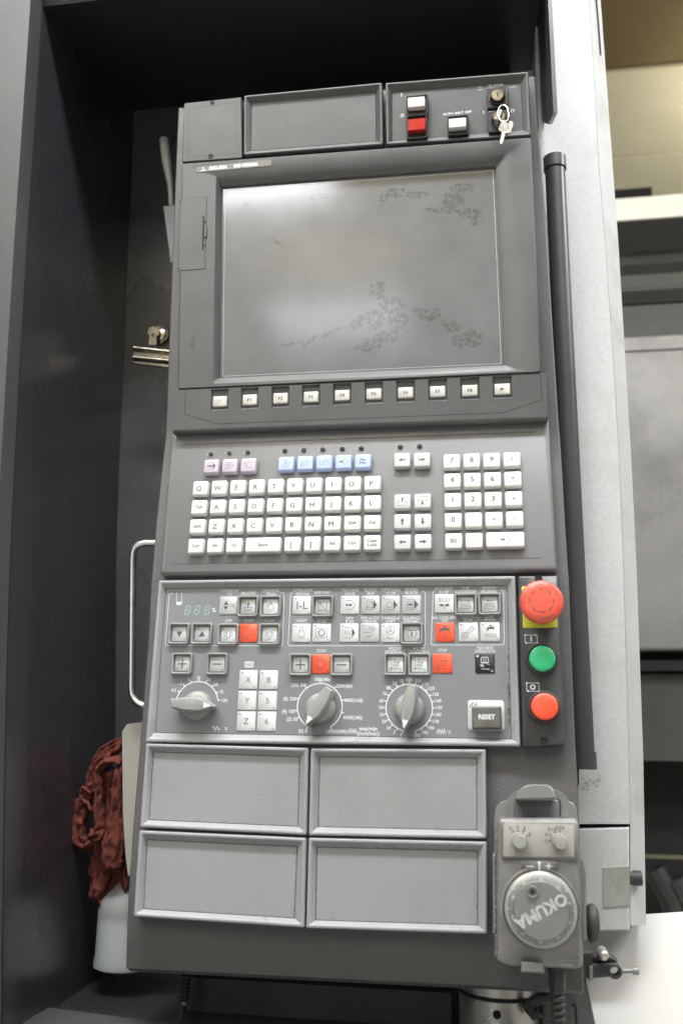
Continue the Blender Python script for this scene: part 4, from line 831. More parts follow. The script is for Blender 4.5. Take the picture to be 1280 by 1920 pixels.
for (x, y, ic, pd, gd, nb) in BT:
    u, v = L_.P(x, y, WM + (3 if gd else .8)); par = con
    lab = {'redpad': 'red square push button', 'black': 'black square push button'}.get(pd)
    if gd:
        u, v = L_.P(x, y, WM + 3); g = put('button_guard', guardm, con, (u, v, WM), L_)
        o = put('touch_pad', inner_pad[pd], g, (0, 0, .1), sub=True); ztop = 1.0
    else: o = put('touch_pad', padm[pd], con, (u, v, WM), L_, lab); ztop = .85
    mb = MB(); ink = 1 if pd == 'black' else 0
    s_ = (.82 if gd else 1.0); s_ = s_ * (.95 if len(ic) > 1 else 1)
    if ic in ('X', 'Y', 'Z', 'B', '5', '6'): s_ = 1.0
    if ic in ('plus', 'minus') : s_ = 1.0
    drawicon(mb, ic, ztop + .05, s_, ink)
    if nb: text(mb, nb, (5 if gd else 6.2), -(5.4 if gd else 6.8), 1.6, ztop + .06, ink, 0, 0)
    if ic not in ('dn', 'up', 'plus', 'minus', 'eco', 'ov', 'tap', 'o', 'p3', 'stop'):
        mb.disc(-(5.4 if gd else 6.6), (5.4 if gd else 6.6), .95, ztop + .05, 2 if pd != 'black' else 1, 10)
    lg = bpy.data.objects.new('legend', mb.mesh('legend', ['ink', 'inkw', 'guard'], 0)); COL.objects.link(lg)
    if gd: lg.parent = g; lg.location = (0, -.0001, 0)
    else: lg.parent = o
# printed legends, brackets and scales
mb = MB(); w = .12
def tl(s_, x, y, h=5.4, sx=1.0, bold=.0, dy=6.2):
    lsn = s_.split('\n')
    for i, t_ in enumerate(lsn):
        u, v = LP(x, y + i * dy); text(mb, t_, u, v, h * ls(x, y), w, 0, 0, bold, sx)
for a in (('OVERRIDE\n1%', 430.6, 1108.2), ('RELEASE', 466, 1112), ('ORIENTA-\nTION', 508, 1108), ('CW', 428.7, 1163.7), ('STOP', 466.7, 1163.7), ('CCW', 505.3, 1163.7), ('INTERLOCK\nRELEASE', 567.5, 1107.3), ('RESTART', 605, 1111),
          ('MACHINE\nLOCK', 656, 1106.8), ('BLOCK\nSKIP', 694.5, 1106.3), ('OPTIONAL\nSTOP', 732.5, 1106.3), ('SINGLE\nBLOCK', 771, 1105.3), ('LIGHT', 565.5, 1163.6), ('CYCLE\nSTOP', 603.5, 1159.7), ('DRY\nRUN', 655, 1159.2), ('MID.AUTO\nMANUAL', 693.5, 1158.8), ('P.HANDLE\nSHIFT', 732, 1158.8), ('SEQUENCE\nRESTART', 771, 1158.8),
          ('ECO IDLE\nSTOP', 832, 1104), ('CHIP\nCONVEYOR', 872, 1103), ('REVERSE\nINCHING', 916, 1102.5), ('ALL COOLANT\nOFF', 833.3, 1157.9), ('WATER\nGUN', 876.6, 1157), ('CHIP\nWASH', 917.6, 1156), ('MACHINE\nOPERATION', 908.7, 1214.8), ('STOP', 828.6, 1219.3), ('STOP', 602.3, 1220.6),
          ('SPECIFY\nPOSITION 1', 740, 1216.3), ('SPECIFY\nPOSITION 2', 785.5, 1216)): tl(*a, sx=.88 if len(a[0]) > 14 else .95)
for pts in (((325, 1113), (321, 1113), (317.4, 1116), (310.7, 1208), (313, 1210), (527.5, 1211.3), (530, 1209), (532.7, 1114), (530.5, 1111.5), (527, 1111.5)),
            ((549, 1111.5), (546.5, 1112), (544.7, 1114), (540, 1208.5), (542.5, 1211), (794.5, 1210.8), (797, 1208.5), (796.7, 1112), (794.5, 1109.3), (791.5, 1109.3)),
            ((815.5, 1107.5), (813.5, 1107.5), (811.7, 1109.5), (807.8, 1207), (810, 1209.5), (942.2, 1209.3), (944.7, 1207), (943.2, 1108.5), (941, 1106), (938.5, 1106))):
    mb.line([LP(*p) for p in pts], .45, w)
# spindle mark
for pts in (((331.6, 1111), (331.3, 1128)), ((341.6, 1111), (340.8, 1128))): mb.line([LP(*p) for p in pts], .4, w)
mb.flat([LP(*p) for p in ((330, 1128.5), (342, 1128.5), (340, 1134.5), (332, 1134.5))], w)
tl('%', 401.3, 1143.6, 8, bold=.01)
# scales
def scale(cx, cy, rpx, a0, a1, n_t, labels, hpx, ro=0):
    u0, v0 = LP(cx, cy); k = ls(cx, cy); r = rpx * k
    mb.line([(u0 + r * math.sin(a0 + (a1 - a0) * i / 40), v0 + r * math.cos(a0 + (a1 - a0) * i / 40)) for i in range(41)], .9, w)
    for (a, s_, lx, ly) in labels:
        mb.line([(u0 + (r + .3) * math.sin(a), v0 + (r + .3) * math.cos(a)), (u0 + (r + 2.5) * math.sin(a), v0 + (r + 2.5) * math.cos(a))], .85, w)
        u, v = LP(lx, ly); text(mb, s_, u, v, hpx * k, w, 0, 0, .012, .92)
D_ = math.radians
L1 = [('0', 232, 492), ('0.5', 247, 415), ('1', 308, 358), ('5', 372, 325), ('10', 452, 312), ('30', 535, 330), ('50', 597, 367), ('75', 642, 430), ('120', 665, 500)]
def z2(lst, ox, oy, s_): return [(t_, ox + x / s_, oy + y / s_) for (t_, x, y) in lst]
def scl(cx, cy, r, a0, a1, lst, hpx):
    n = len(lst); scale(cx, cy, r, a0, a1, n, [(a0 + (a1 - a0) * i / (n - 1), t_, x, y) for i, (t_, x, y) in enumerate(lst)], hpx)
scl(369.2, 1319.5, 39.5, D_(-79), D_(81), z2(L1, 270, 1200, 4.414), 5.6)
L2 = [('(0) 0', 393, 992), ('(2) 50', 277, 862), ('(4) 100', 237, 777), ('(8) 200', 250, 640), ('(20) 500', 352, 490), ('1000(40)', 602, 430), ('2000(80)', 847, 500), ('4000(160)', 945, 657), ('6000(240)', 937, 845), ('10000(400)', 762, 997)]
an2 = [-150, -118, -100, -72, -38, 0, 38, 75, 104, 150]; l2 = z2(L2, 500, 1200, 5.818)
scale(599.2, 1324.6, 42, D_(-150), D_(150), 10, [(D_(an2[i]), l2[i][0], l2[i][1], l2[i][2]) for i in range(10)], 6.4)
L3 = [('0', 412, 1200), ('5', 332, 1165), ('10', 255, 1110), ('20', 200, 1028), ('30', 168, 943), ('50', 160, 852), ('60', 168, 765), ('70', 205, 678), ('80', 258, 603), ('90', 333, 550), ('95', 425, 515), ('100', 515, 498), ('105', 630, 512), ('110', 722, 555), ('120', 795, 612), ('130', 847, 685), ('140', 880, 768), ('150', 890, 852), ('160', 880, 940), ('170', 848, 1030), ('180', 792, 1108), ('190', 712, 1170), ('200', 612, 1203)]
scl(766.7, 1326.9, 43.6, D_(-165), D_(165), z2(L3, 690, 1200, 6.737), 6.2)
def wave(x, y, n_, s_):
    u, v = LP(x, y); mb.line([(u + (i - n_ / 2) * s_, v + (1.9 if i % 2 else -1.9)) for i in range(n_ + 1)], .6, w)
wave(660.5, 1371, 8, 1.0); wave(826.5, 1371.5, 8, 1.0)
u, v = LP(405.3, 1365.8); mb.line([(u + (i - 8) * .45, v + 1.9 * math.sin(i * .8)) for i in range(17)], .5, w)
tl('%', 424, 1366.5, 6); tl('%', 842, 1372.5, 6); tl('mm/min\n(inch/min)', 690, 1366, 7.2, bold=.015, dy=9)
put('printed_legend', mb.mesh('printed_legend', 'inkw', 0), con, (0, 0, WM), L_)['kind'] = 'stuff'
mb = MB(); u, v = LP(467.1, 1246); mb.loft([at(rr(4.5, 2.9, .8), 0), at(rr(4.5, 2.9, .8), .3)]); tg = put('name_tag', mb.mesh('name_tag', 'pad'), con, (u, v, WM), L_)
mb = MB(); text(mb, 'RH25', 0, 0, 2.6, .35, 0, 0, 0, .8); put('legend', mb.mesh('legend', 'ink', 0), tg, (0, 0, 0), sub=True)
# seven segment digits
for (x, y) in ((352, 1144), (370, 1144), (388.5, 1144)):
    mb = MB(); sk = .16; hx, hy = 2.3, 4.2
    for (a, b) in (((-hx, 0), (hx, 0)), ((-hx, hy), (hx, hy)), ((-hx, -hy), (hx, -hy)), ((-hx, 0), (-hx, hy)), ((hx, 0), (hx, hy)), ((-hx, 0), (-hx, -hy)), ((hx, 0), (hx, -hy))):
        d = Vector((b[0] - a[0], b[1] - a[1])); a_ = Vector(a) + d * .1; b2 = Vector(b) - d * .1
        mb.line([(a_.x + a_.y * sk, a_.y), (b2.x + b2.y * sk, b2.y)], .75, .12)
    u, v = LP(x, y); put('display_digit', mb.mesh('display_digit', 'digit', 0), con, (u, v, WM), L_)
# grime on the right bevel and floor
mb = MB()
for k in range(60):
    x = 954 + random.gauss(0, 1.3); y = random.uniform(1215, 1365); u, v = L_.P(x, y, WM); mb.flat(rr(random.uniform(.2, .9), random.uniform(.3, 2.6), .2, 2, u, v), .02 + .002 * k)
put('grime', mb.mesh('grime', 'grime', 0), con, (0, 0, WM), L_, 'brown grime along the right rim')['kind'] = 'stuff'

# rotary knobs
def knob(x, y, ang, length=40, wd_=13.5, lab=None, base=13.5, h=19):
    u, v = L_.P(x, y, WM + 7)
    mb = MB(); mb.lathe([(base + .8, 0), (base + .6, 1.5), (base, 6), (base - 1, 9), (base - 2.4, 10.2)], 0, 0, 36, 0, True)
    o = put('rotary_knob', mb.mesh('rotary_knob', 'knob', 45), con, (u, v, WM), L_, lab)
    L2_ = length / 2; hw = wd_ / 2
    prof = [(-L2_, -hw * .62), (-L2_ * .4, -hw), (L2_ * .35, -hw), (L2_, -1.1), (L2_, 1.1), (L2_ * .35, hw), (-L2_ * .4, hw), (-L2_, hw * .62)]
    def ringk(s1, s2, w): return at([(px_ * s1, py_ * s2) for px_, py_ in rq(prof, 1.2, 2)], w)
    mb = MB(); mb.loft([ringk(.93, .85, 2), ringk(1.0, 1.05, 6), ringk(1, 1, 12), ringk(.97, .9, h - 2), ringk(.94, .7, h), ringk(.9, .5, h + .2)])
    ca, sa = math.cos(ang), math.sin(ang); mb.xf(lambda q: Vector((q.x * ca - q.y * sa, q.x * sa + q.y * ca, q.z)))
    put('grip_bar', mb.mesh('grip_bar', 'knob', 45), o, (0, 0, 0), sub=True)
    mb = MB(); mb.flat([(L2_ * .92, 0), (L2_ * .55, 2.6), (L2_ * .55, -2.6)], h + .3); mb.line([(L2_ * .93, 0), (L2_ * 1.0, 0)], 1.2, h - 2)
    mb.xf(lambda q: Vector((q.x * ca - q.y * sa, q.x * sa + q.y * ca, q.z))); put('pointer_mark', mb.mesh('pointer_mark', 'inkw', 0), o, (0, 0, 0), sub=True)
knob(367, 1323, D_(-3), 42, 14, 'left knob turned to the right')
knob(599, 1327, D_(238), 40, 14, 'middle knob pointing down left')
knob(766.5, 1328, D_(259), 42, 13.5, 'right knob pointing down')
# reset button
u, v = LP(910.9, 1341.3); k = ls(910, 1341); hw, hh = 34 * k, 28 * k
mb = MB(); mb.loft([at(rr(hw, hh, 2.6), 0), at(rr(hw, hh, 2.6), .6), at(rr(hw - .3, hh - .3, 2.4), .8)]); rp = put('reset_plate', mb.mesh('reset_plate', 'pad'), con, (u, v, WM), L_, 'white plate around the reset button')
mb = MB(); mb.line([(-14.6, 7.2), (-11.2, 11.6)], .8, .86); mb.line([(-10.8, 7.2), (-8, 10.6)], .8, .86); put('legend', mb.mesh('legend', 'ink', 0), rp, (0, 0, 0), sub=True)
u2, v2 = L_.P(911.8, 1345.5, WM + 8); mb = MB(); hw, hh = 12.3, 9.4
mb.loft([at(rr(hw + .8, hh + .8, .8), 0), at(rr(hw + .8, hh + .8, .8), 5), at(rr(hw, hh, .7), 5.4), at(rr(hw - .2, hh - .2, .7), 8), at(rr(hw - .9, hh - .9, .6), 8.6)])
rb = put('reset_button', mb.mesh('reset_button', 'resetkey'), con, (u2, v2, WM + .8), L_, 'dirty grey reset button')
mb = MB(); text(mb, 'RESET', 0, .6, 4.0, 8.68, 0, 0, .03, .95); put('legend', mb.mesh('legend', 'inkw', 0), rb, (0, 0, 0), sub=True)

# --- emergency stop strip
q = q4(L_, (971, 1080), (1045.4, 1079), (1060.2, 1396), (980, 1400.5), 2); c = ctr(q); q = rel(q, c)
mb = MB(); mb.loft([at(rq(q, 1.2), -14), at(rq(q, 1.2), -1.2), at(rq(offs(q, .9), 1.2), 0)])
es = put('switch_strip', mb.mesh('switch_strip', 'frame_shaded', 50), con, (c[0], c[1], 2), L_)
mb = MB(); mb.line(rel([L_.P(*p, 2) for p in ((975.5, 1093), (1041.5, 1093), (1055, 1380.5), (984.4, 1381))], c), .35, .06, 0, True); put('strip_groove', mb.mesh('strip_groove', 'ink', 0), es, (0, 0, 0), sub=True)
screwhole(L_, 1008.6, 1084.5, con, 2, 3.4); screwhole(L_, 1019.8, 1389.8, con, 2, 3.6)
q = q4(L_, (977, 1100), (1040, 1099), (1044.5, 1177), (980, 1177.5), 2); c = ctr(q); mb = MB(); q_ = rel(q, c); mb.loft([at(rq(q_, 1.5), 0), at(rq(q_, 1.5), .6), at(rq(offs(q_, .3), 1.5), .8)])
put('yellow_backplate', mb.mesh('yellow_backplate', 'yellow'), con, (c[0], c[1], 2), L_, 'yellow plate behind the emergency stop')
u, v = L_.P(1014.9, 1126.3, 30)
mb = MB(); mb.lathe([(15, 0), (15, 8), (11, 9), (11, 16)], 0, 0, 32, 1, False); R_ = 19.4
mb.lathe([(14, 15), (R_ - 1.2, 17), (R_, 18.5), (R_, 24.5), (R_ - .8, 26)], 0, 0, 96, 0, False, False, (17, 25)); mb.lathe([(R_ - .8, 26), (R_ - 2.5, 27.4), (12, 28.4), (10.6, 28.3), (10.2, 28.7), (4, 29), (0.5, 29.1)], 0, 0, 48, 0, True)
eb = put('emergency_stop_button', mb.mesh('emergency_stop_button', ['estop', 'black'], 30), con, (u, v, 2), L_, 'large red mushroom emergency stop')
mb = MB()
for k in range(8):
    a = 2 * PI * k / 8; mb.line([(10.1 * math.cos(a + d), 10.1 * math.sin(a + d)) for d in (-.2, 0, .2)], 1.0, 28.8)
for k in range(3):
    a = D_(70 + 120 * k); pts = [(15.4 * math.cos(a - d), 15.4 * math.sin(a - d)) for d in (0, .15, .3, .45, .6, .75)]; pt2 = [(18.2 * math.cos(a - d), 18.2 * math.sin(a - d)) for d in (0, .15, .3, .45, .6, .75)]
    for P_ in (pts, pt2): mb.line(P_, .45, 28.3 if P_ is pts else 28.1)
    mb.line([pts[-1], (14.2 * math.cos(a - .78), 14.2 * math.sin(a - .78)), (17 * math.cos(a - 1.0), 17 * math.sin(a - 1.0)), (19.2 * math.cos(a - .76), 19.2 * math.sin(a - .76)), pt2[-1]], .3, 28.35)
put('arrow_marks', mb.mesh('arrow_marks', 'grime', 0), eb, (0, 0, 0), sub=True)
for (x, y, rp_, mt, lab, cx, cy) in ((1016.2, 1234.4, 24.6, 'greencap', 'green round start button', 1014.8, 1235.6), (1020.4, 1324.6, 25.6, 'redcap', 'red round stop button', 1019.3, 1326.3)):
    u, v = L_.P(cx, cy, 6); k = L_.sc(cx, cy, 6); r = rp_ * k; mb = MB(); ro = r + 2.6
    mb.lathe([(ro + .3, 0), (ro, 5), (ro - .8, 6), (r + .9, 6), (r + .7, 3)], 0, 0, 40, 0, True)
    o = put('round_button', mb.mesh('round_button', 'rubber'), con, (u, v, 2), L_, lab)
    u3, v3 = L_.P(x, y, 11); mb = MB(); mb.lathe([(r, 3), (r, 7.6), (r - .6, 8.6), (r - 2, 9.1), (r * .5, 9.6), (.5, 9.7)], 0, 0, 40)
    put('button_cap', mb.mesh('button_cap', mt, 45), o, (u3 - u, v3 - v, 0), sub=True)
mb = MB(); w = .12
for (x, y, s_) in ((995, 1198.2, 'I'), (998.2, 1288.3, 'O')):
    mb = MB(); u, v = L_.P(x, y, 2); mb.line([(u - 5.3, v - 3.6), (u + 5.3, v - 3.6), (u + 5.3, v + 3.6), (u - 5.3, v + 3.6)], .4, w, 0, True)
    for (dx, dy) in ((-5.3, 3.6), (5.3, -3.6), (-4.2, -3.6), (4.2, 3.6)): mb.disc(u + dx, v + dy, .7, w + .03, 0, 6)
    if s_ == 'I': mb.line([(u, v - 2.2), (u, v + 2.2)], 1.0, w)
    else: mb.line(circ(u, v, 1.9, 16), .9, w, 0, True)
    put('printed_symbol', mb.mesh('printed_symbol', 'inkw', 0), con, (0, 0, 2), L_)

# --- four blank covers
for (o_, i_) in ((((273.7, 1393.8), (577.5, 1402.5), (574.6, 1566), (261.9, 1551.3)), ((287.8, 1409.5), (562.6, 1418.5), (559, 1550), (279.4, 1537.5))),
                 (((582.3, 1403.2), (910.3, 1405.2), (911.8, 1573), (578.4, 1566.5)), ((599.2, 1418.6), (894, 1421.6), (894, 1557), (596.2, 1550.5))),
                 (((261, 1557), (573.2, 1571.2), (570.4, 1740), (249.8, 1718.9)), ((276, 1574), (557.8, 1587.3), (552.5, 1722), (269.5, 1704.5))),
                 (((578.4, 1571), (911.8, 1578.3), (912.7, 1751.7), (573.4, 1740.7)), ((594.1, 1587.8), (895.5, 1595.3), (895.5, 1735), (591.2, 1725.5)))):
    framed(L_, 'blank_cover', o_, i_, 0, 5.5, 2.6, 'frame', 'cover')
rg_ = random.Random(3)
for (A_, B_, C_2, D_2) in (((287.8, 1409.5), (562.6, 1418.5), (559, 1550), (279.4, 1537.5)), ((599.2, 1418.6), (894, 1421.6), (894, 1557), (596.2, 1550.5)), ((276, 1574), (557.8, 1587.3), (552.5, 1722), (269.5, 1704.5)), ((594.1, 1587.8), (895.5, 1595.3), (895.5, 1735), (591.2, 1725.5))):
    mb = MB(); P4 = [L_.P(*p, -5.4) for p in (A_, B_, C_2, D_2)]
    def lerp(p, q, t): return (p[0] + (q[0] - p[0]) * t, p[1] + (q[1] - p[1]) * t)
    for k_ in range(150):
        sd = rg_.random(); d = abs(rg_.gauss(0, .7)) + .4; t = rg_.random()
        if sd < .45: p = lerp(P4[1], P4[2], t); p = (p[0] - d, p[1])
        elif sd < .8: p = lerp(P4[3], P4[2], t); p = (p[0], p[1] + d)
        elif sd < .93: p = lerp(P4[0], P4[3], t); p = (p[0] + d, p[1])
        else: p = lerp(lerp(P4[0], P4[3], rg_.random()), lerp(P4[1], P4[2], rg_.random()), t)
        mb.flat(rr(rg_.uniform(.12, .32), rg_.uniform(.12, .55), .1, 1, *p), .10 + .0006 * k_)
    put('grime', mb.mesh('grime', 'grime', 0), con, (0, 0, -5.4), L_)['kind'] = 'stuff'
    mb = MB()
    for k_ in range(5):
        p = lerp(lerp(P4[0], P4[3], rg_.uniform(.15, .9)), lerp(P4[1], P4[2], rg_.uniform(.15, .9)), rg_.uniform(.1, .9)); a = rg_.uniform(-.6, .9); l_ = rg_.uniform(2, 9)
        mb.line([(p[0], p[1]), (p[0] + l_ * math.cos(a), p[1] + l_ * math.sin(a))], .14, .08 + .001 * k_)
    put('scratch', mb.mesh('scratch', 'inkg', 0), con, (0, 0, -5.4), L_)['kind'] = 'stuff'
mb = MB(); u, v = L_.P(281.5, 1694, -5.4); mb.line([(u + 2.6 * math.cos(a * .5) * (1 - a * .04), v + 2.6 * math.sin(a * .5) * (1 - a * .04)) for a in range(11)], .8, .1); put('rust_stain', mb.mesh('rust_stain', (lambda m: m)('dirty'), 0), con, (0, 0, -5.4), L_)

# --- steel grab handle on the left side
mb = MB(); wH = -55
pth = [PB(x, y, wH) for x, y in ((330, 1018), (272, 1018), (262, 1020), (254, 1026), (250, 1036), (249, 1050), (248, 1150), (247.5, 1250), (247, 1290), (248, 1302), (253, 1312), (260, 1319), (268, 1323), (300, 1326))]
mb.tube(pth, 6.8 * B.sc(250, 1150, wH), 16); plain('grab_handle', mb, 'handlem', smooth=60, parent=con)

# ================================================================== things around the console
# black tube to the right
wt = -62
e = empty('black_tube', tuple(PB(1095, 1440, wt)), 'long matte black tube with end caps, upright between console and white column', 'tube')
P0, P1 = PB(1039, 300, wt), PB(1093, 1436, wt); rt = 20.5 * B.sc(1065, 800, wt)
mb = MB(); mb.tube([tuple(P0 - Vector((0, 0, 0))), tuple(P1)], rt, 32); plain('tube_body', mb, 'tube', smooth=40, parent=e)
dirT = (P1 - P0).normalized()
for a, b in ((P0 - dirT * 2, P0 + dirT * 13), (P1 - dirT * 13, P1 + dirT * 3)):
    mb = MB(); mb.tube([tuple(a), tuple(a + (b - a) * .06), tuple(b - (b - a) * .06), tuple(b)], lambda t_: rt + 1.5, 32); plain('end_cap', mb, 'tube', smooth=40, parent=e)
mb = MB(); mb.prism([B.P(*p, -80) for p in ((1060, 1430), (1085, 1430), (1085, 1470), (1082, 1482), (1060, 1482))], -100, -80, 0, .5); plain('tube_bracket', mb, 'rubber', parent=e)

# bulldog clip on a magnet, on the back wall at the left
wc = -150
e = empty('magnetic_clip', tuple(PB(295, 665, wc)), 'nickel bulldog clip on a round magnet, left of the screen', 'clip')
cc0 = PB(295, 665, wc); ks = B.sc(295, 660, wc)
def cp(x, y): p = B.P(x, y, wc); return (p[0] - cc0.x, p[1] - cc0.y)
a = cp(299, 626); mb = MB(); mb.lathe([(19 * ks, -10), (19 * ks, -3), (17 * ks, -1), (12 * ks, -1.5), (10 * ks, -.5), (2, 0)], a[0], a[1], 32); put('magnet', mb.mesh('magnet', 'nickel'), e, (0, 0, 0), sub=True)
lv = [cp(*p) for p in ((281, 651), (283, 632), (279, 630), (282, 618), (292, 615), (302, 620), (301, 632), (297, 634), (297, 651))]
mb = MB(); mb.prism(lv, 4, 6, 0, .5); put('lever', mb.mesh('lever', 'nickel'), e, (0, 0, 0), sub=True)
h_ = cp(290, 632); mb = MB(); mb.lathe([(3.2 * ks, 0), (3.2 * ks, .8), (2 * ks, .8)], h_[0], h_[1], 14); put('rivet', mb.mesh('rivet', 'rubber'), e, (0, 0, 6), sub=True)
a = cp(252, 654); b = cp(335, 665); c_ = cp(252, 681); d = cp(335, 690)
for (p1, p2, r_, dz) in ((cp(253, 655), cp(335, 664), 5.5 * ks, 2), (cp(252, 673), cp(335, 681), 4 * ks, 4)):
    mb = MB(); mb.tube([(p1[0], p1[1], dz), (p2[0], p2[1], dz)], r_, 14); put('jaw_roll', mb.mesh('jaw_roll', 'nickel'), e, (0, 0, 0), sub=True)
mb = MB(); mb.prism([cp(*p) for p in ((251, 659), (335, 668), (335, 692), (257, 684), (250, 680))], -3, 2, 0, .6); put('jaw', mb.mesh('jaw', 'nickel'), e, (0, 0, 0), sub=True)

# round grey handle standing in a sheet metal pocket
e = empty('hand_tool', tuple(PB(318, 400, -90)), 'grey rounded tool handle standing in a small pocket, upper left of the console', 'tool')
pt = [PB(x, y, -92) for x, y in ((307.5, 259), (307.8, 261), (309, 275), (312, 300), (316, 325), (319, 345), (321, 365), (322, 400))]
k = B.sc(310, 300, -92)
def rfn(t_): return [4.5, 8, 8.3, 8.2, 7, 5.6, 5, 5][min(7, int(t_ * 7 + .5))] * k
mb = MB(); mb.tube([tuple(p) for p in pt], rfn, 18); plain('handle_grip', mb, 'tool', smooth=60, parent=e)
e = empty('tool_pocket', tuple(PB(318, 490, -85)), 'dark sheet metal pocket fixed to the console side, holding the grey handle', 'pocket')
mb = MB(); mb.prism([B.P(*p, -80) for p in ((307, 388), (345, 385), (345, 500), (321, 494))], -100, -78, 0, .5); plain('pocket_sheet', mb, 'housing', parent=e)

# cream card behind the console, lower left
e = tag(put('cream_card', (lambda mb: (mb.prism([B.P(*p, -70) for p in ((229, 1372), (238, 1358), (300, 1350), (300, 1645), (240, 1642), (235, 1600), (230.5, 1520))], -71.5, -70, 0, .3), mb)[1])(MB()).mesh('cream_card', 'card', 0), None, (0, 0, 0), B), 'thin cream card with clipped corner sticking out behind the console at lower left', 'card')

# bottle
wb = -120
zbt = PB(234, 1838, wb + 50).y
e = empty('plastic_bottle', (PB(234, 1800, wb).x, zbt, wb), 'milky white plastic bottle half full, standing on the dark shelf under the cloth', 'bottle')
k = B.sc(234, 1760, wb + 20); Rb = 53 * k; zt = PB(232, 1640, wb).y; zsld = PB(232, 1705, wb).y; zl = PB(232, 1738, wb + Rb).y
def up(mb): return mb.xf(lambda q: Vector((q.x, q.z, -q.y)))
mb = MB(); mb.lathe([(Rb * .9, 0), (Rb * 1.03, 2), (Rb * 1.03, 9), (Rb, 12), (Rb, zsld - zbt), (Rb * .93, zsld - zbt + 10), (Rb * .6, zt - zbt - 14), (Rb * .3, zt - zbt - 4), (Rb * .26, zt - zbt + 14)], 0, 0, 48, 0, True, True); up(mb)
put('bottle_body', mb.mesh('bottle_body', 'bottle', 50), e, (0, 0, 0), sub=True)
mb = MB(); mb.lathe([(Rb * .88, 1.5), (Rb * .97, 6), (Rb * .97, zl - zbt)], 0, 0, 40, 0, True, True); up(mb); put('liquid', mb.mesh('liquid', 'liquid', 50), e, (0, 0, 0), sub=True)
mb = MB(); mb.lathe([(Rb * .31, zt - zbt + 6), (Rb * .31, zt - zbt + 24), (Rb * .2, zt - zbt + 30)], 0, 0, 24, 0, True, True); up(mb); put('cap', mb.mesh('cap', 'blue', 50), e, (0, 0, 0), sub=True)

# rust red cloth
wcl = -95
def fold(mb, path, wid, thk, w0, seed):
    pts = []
    for i in range(len(path) - 1):
        for t_ in range(9):
            f = t_ / 9; pts.append(tuple(path[i][j] * (1 - f) + path[i + 1][j] * f for j in range(len(path[0]))))
    pts.append(path[-1]); n = 30; rings = []
    for s_ in range(2):                                   # smooth the path
        pts = [pts[0]] + [tuple((pts[i - 1][j] + 2 * pts[i][j] + pts[i + 1][j]) / 4 for j in range(len(pts[0]))) for i in range(1, len(pts) - 1)] + [pts[-1]]
    for i, p in enumerate(pts):
        P_ = PB(p[0], p[1], w0 + (p[3] if len(p) > 3 else 0)); a = PB(*pts[max(i - 1, 0)][:2], w0); b = PB(*pts[min(i + 1, len(pts) - 1)][:2], w0)
        t = (b - a); t = Vector((t.x, t.y, 0)).normalized(); sd = Vector((-t.y, t.x, 0)); e0 = min(1, .25 + min(i, len(pts) - 1 - i) / 3)
        ring = []
        for k_ in range(n):
            a_ = 2 * PI * k_ / n; x = math.cos(a_) * p[2] * k * wid / 2 * e0 * 1.2; z = math.sin(a_) * thk * e0
            z += 2.2 * math.sin(x * .75 + seed) * (1 if z > 0 else .3); q = P_ + sd * x + Vector((0, 0, z))
            q += Vector(noise.noise_vector(q * .06 + Vector((seed, 0, 0)))) * 3.0 + Vector(noise.noise_vector(q * .16 + Vector((0, seed, 0)))) * 2.0 + Vector(noise.noise_vector(q * .45)) * .9
            ring.append(tuple(q))
        rings.append(ring)
    mb.loft(rings, 0, True, True)
mb = MB()
fold(mb, [(238, 1390, 16), (215, 1400, 22), (196, 1415, 22), (184, 1440, 30), (178, 1470, 30), (168, 1500, 30)], 1, 6, wcl - 22, 1)
fold(mb, [(232, 1428, 12), (220, 1424, 12), (205, 1427, 12), (192, 1434, 13), (184, 1448, 13), (182, 1480, 14), (184, 1515, 14), (187, 1545, 16), (182, 1562, 22), (170, 1570, 18)], 1, 6, wcl + 4, 2)
fold(mb, [(178, 1465, 22), (165, 1495, 24), (152, 1520, 30), (143, 1545, 30), (146, 1572, 32), (160, 1585, 26), (172, 1578, 14)], 1, 9, wcl - 8, 3)
fold(mb, [(170, 1490, 6), (155, 1475, 4), (152, 1490, 3), (165, 1510, 4), (172, 1520, 4)], 1, 2, wcl + 2, 9)
fold(mb, [(205, 1440, 20), (200, 1500, 26), (196, 1560, 30), (192, 1620, 34), (186, 1660, 26), (178, 1690, 14)], 1, 7, wcl - 14, 4)
fold(mb, [(228, 1430, 18), (224, 1480, 26), (220, 1530, 32), (216, 1580, 36), (214, 1612, 36), (214, 1632, 28)], 1, 8, wcl + 2, 5)
fold(mb, [(232, 1410, 18), (236, 1500, 20), (236, 1580, 20), (235, 1640, 18), (236, 1682, 10)], 1, 6, wcl - 10, 6)
fold(mb, [(208, 1560, 50), (205, 1620, 54), (200, 1660, 44), (194, 1684, 40), (190, 1692, 30)], 1, 6, wcl - 20, 7)
fold(mb, [(226, 1396, 14), (205, 1412, 16), (190, 1432, 20), (182, 1458, 22), (178, 1490, 22)], 1, 4, wcl - 6, 12)
fold(mb, [(222, 1440, 30), (216, 1500, 44), (212, 1560, 50), (208, 1620, 40)], 1, 5, wcl - 30, 11)
fold(mb, [(187, 1688, 4), (190, 1702, 3)], 1, 1.2, wcl - 8, 8)
cl = tag(put('rust_cloth', mb.mesh('rust_cloth', 'cloth', 180), None, (0, 0, 0), B), 'crumpled rust red shop cloth hanging over a blue peg above the bottle', 'cloth')
mb = MB(); p = PB(208, 1441, wcl - 12); mb.tube([(p.x, p.y, p.z - 60), tuple(p), (p.x, p.y, p.z + 1)], 8 * k, 16); o = tag(put('blue_peg', mb.mesh('blue_peg', 'blue'), None, (0, 0, 0), B), 'small blue peg end showing through the loop of the red cloth', 'peg')

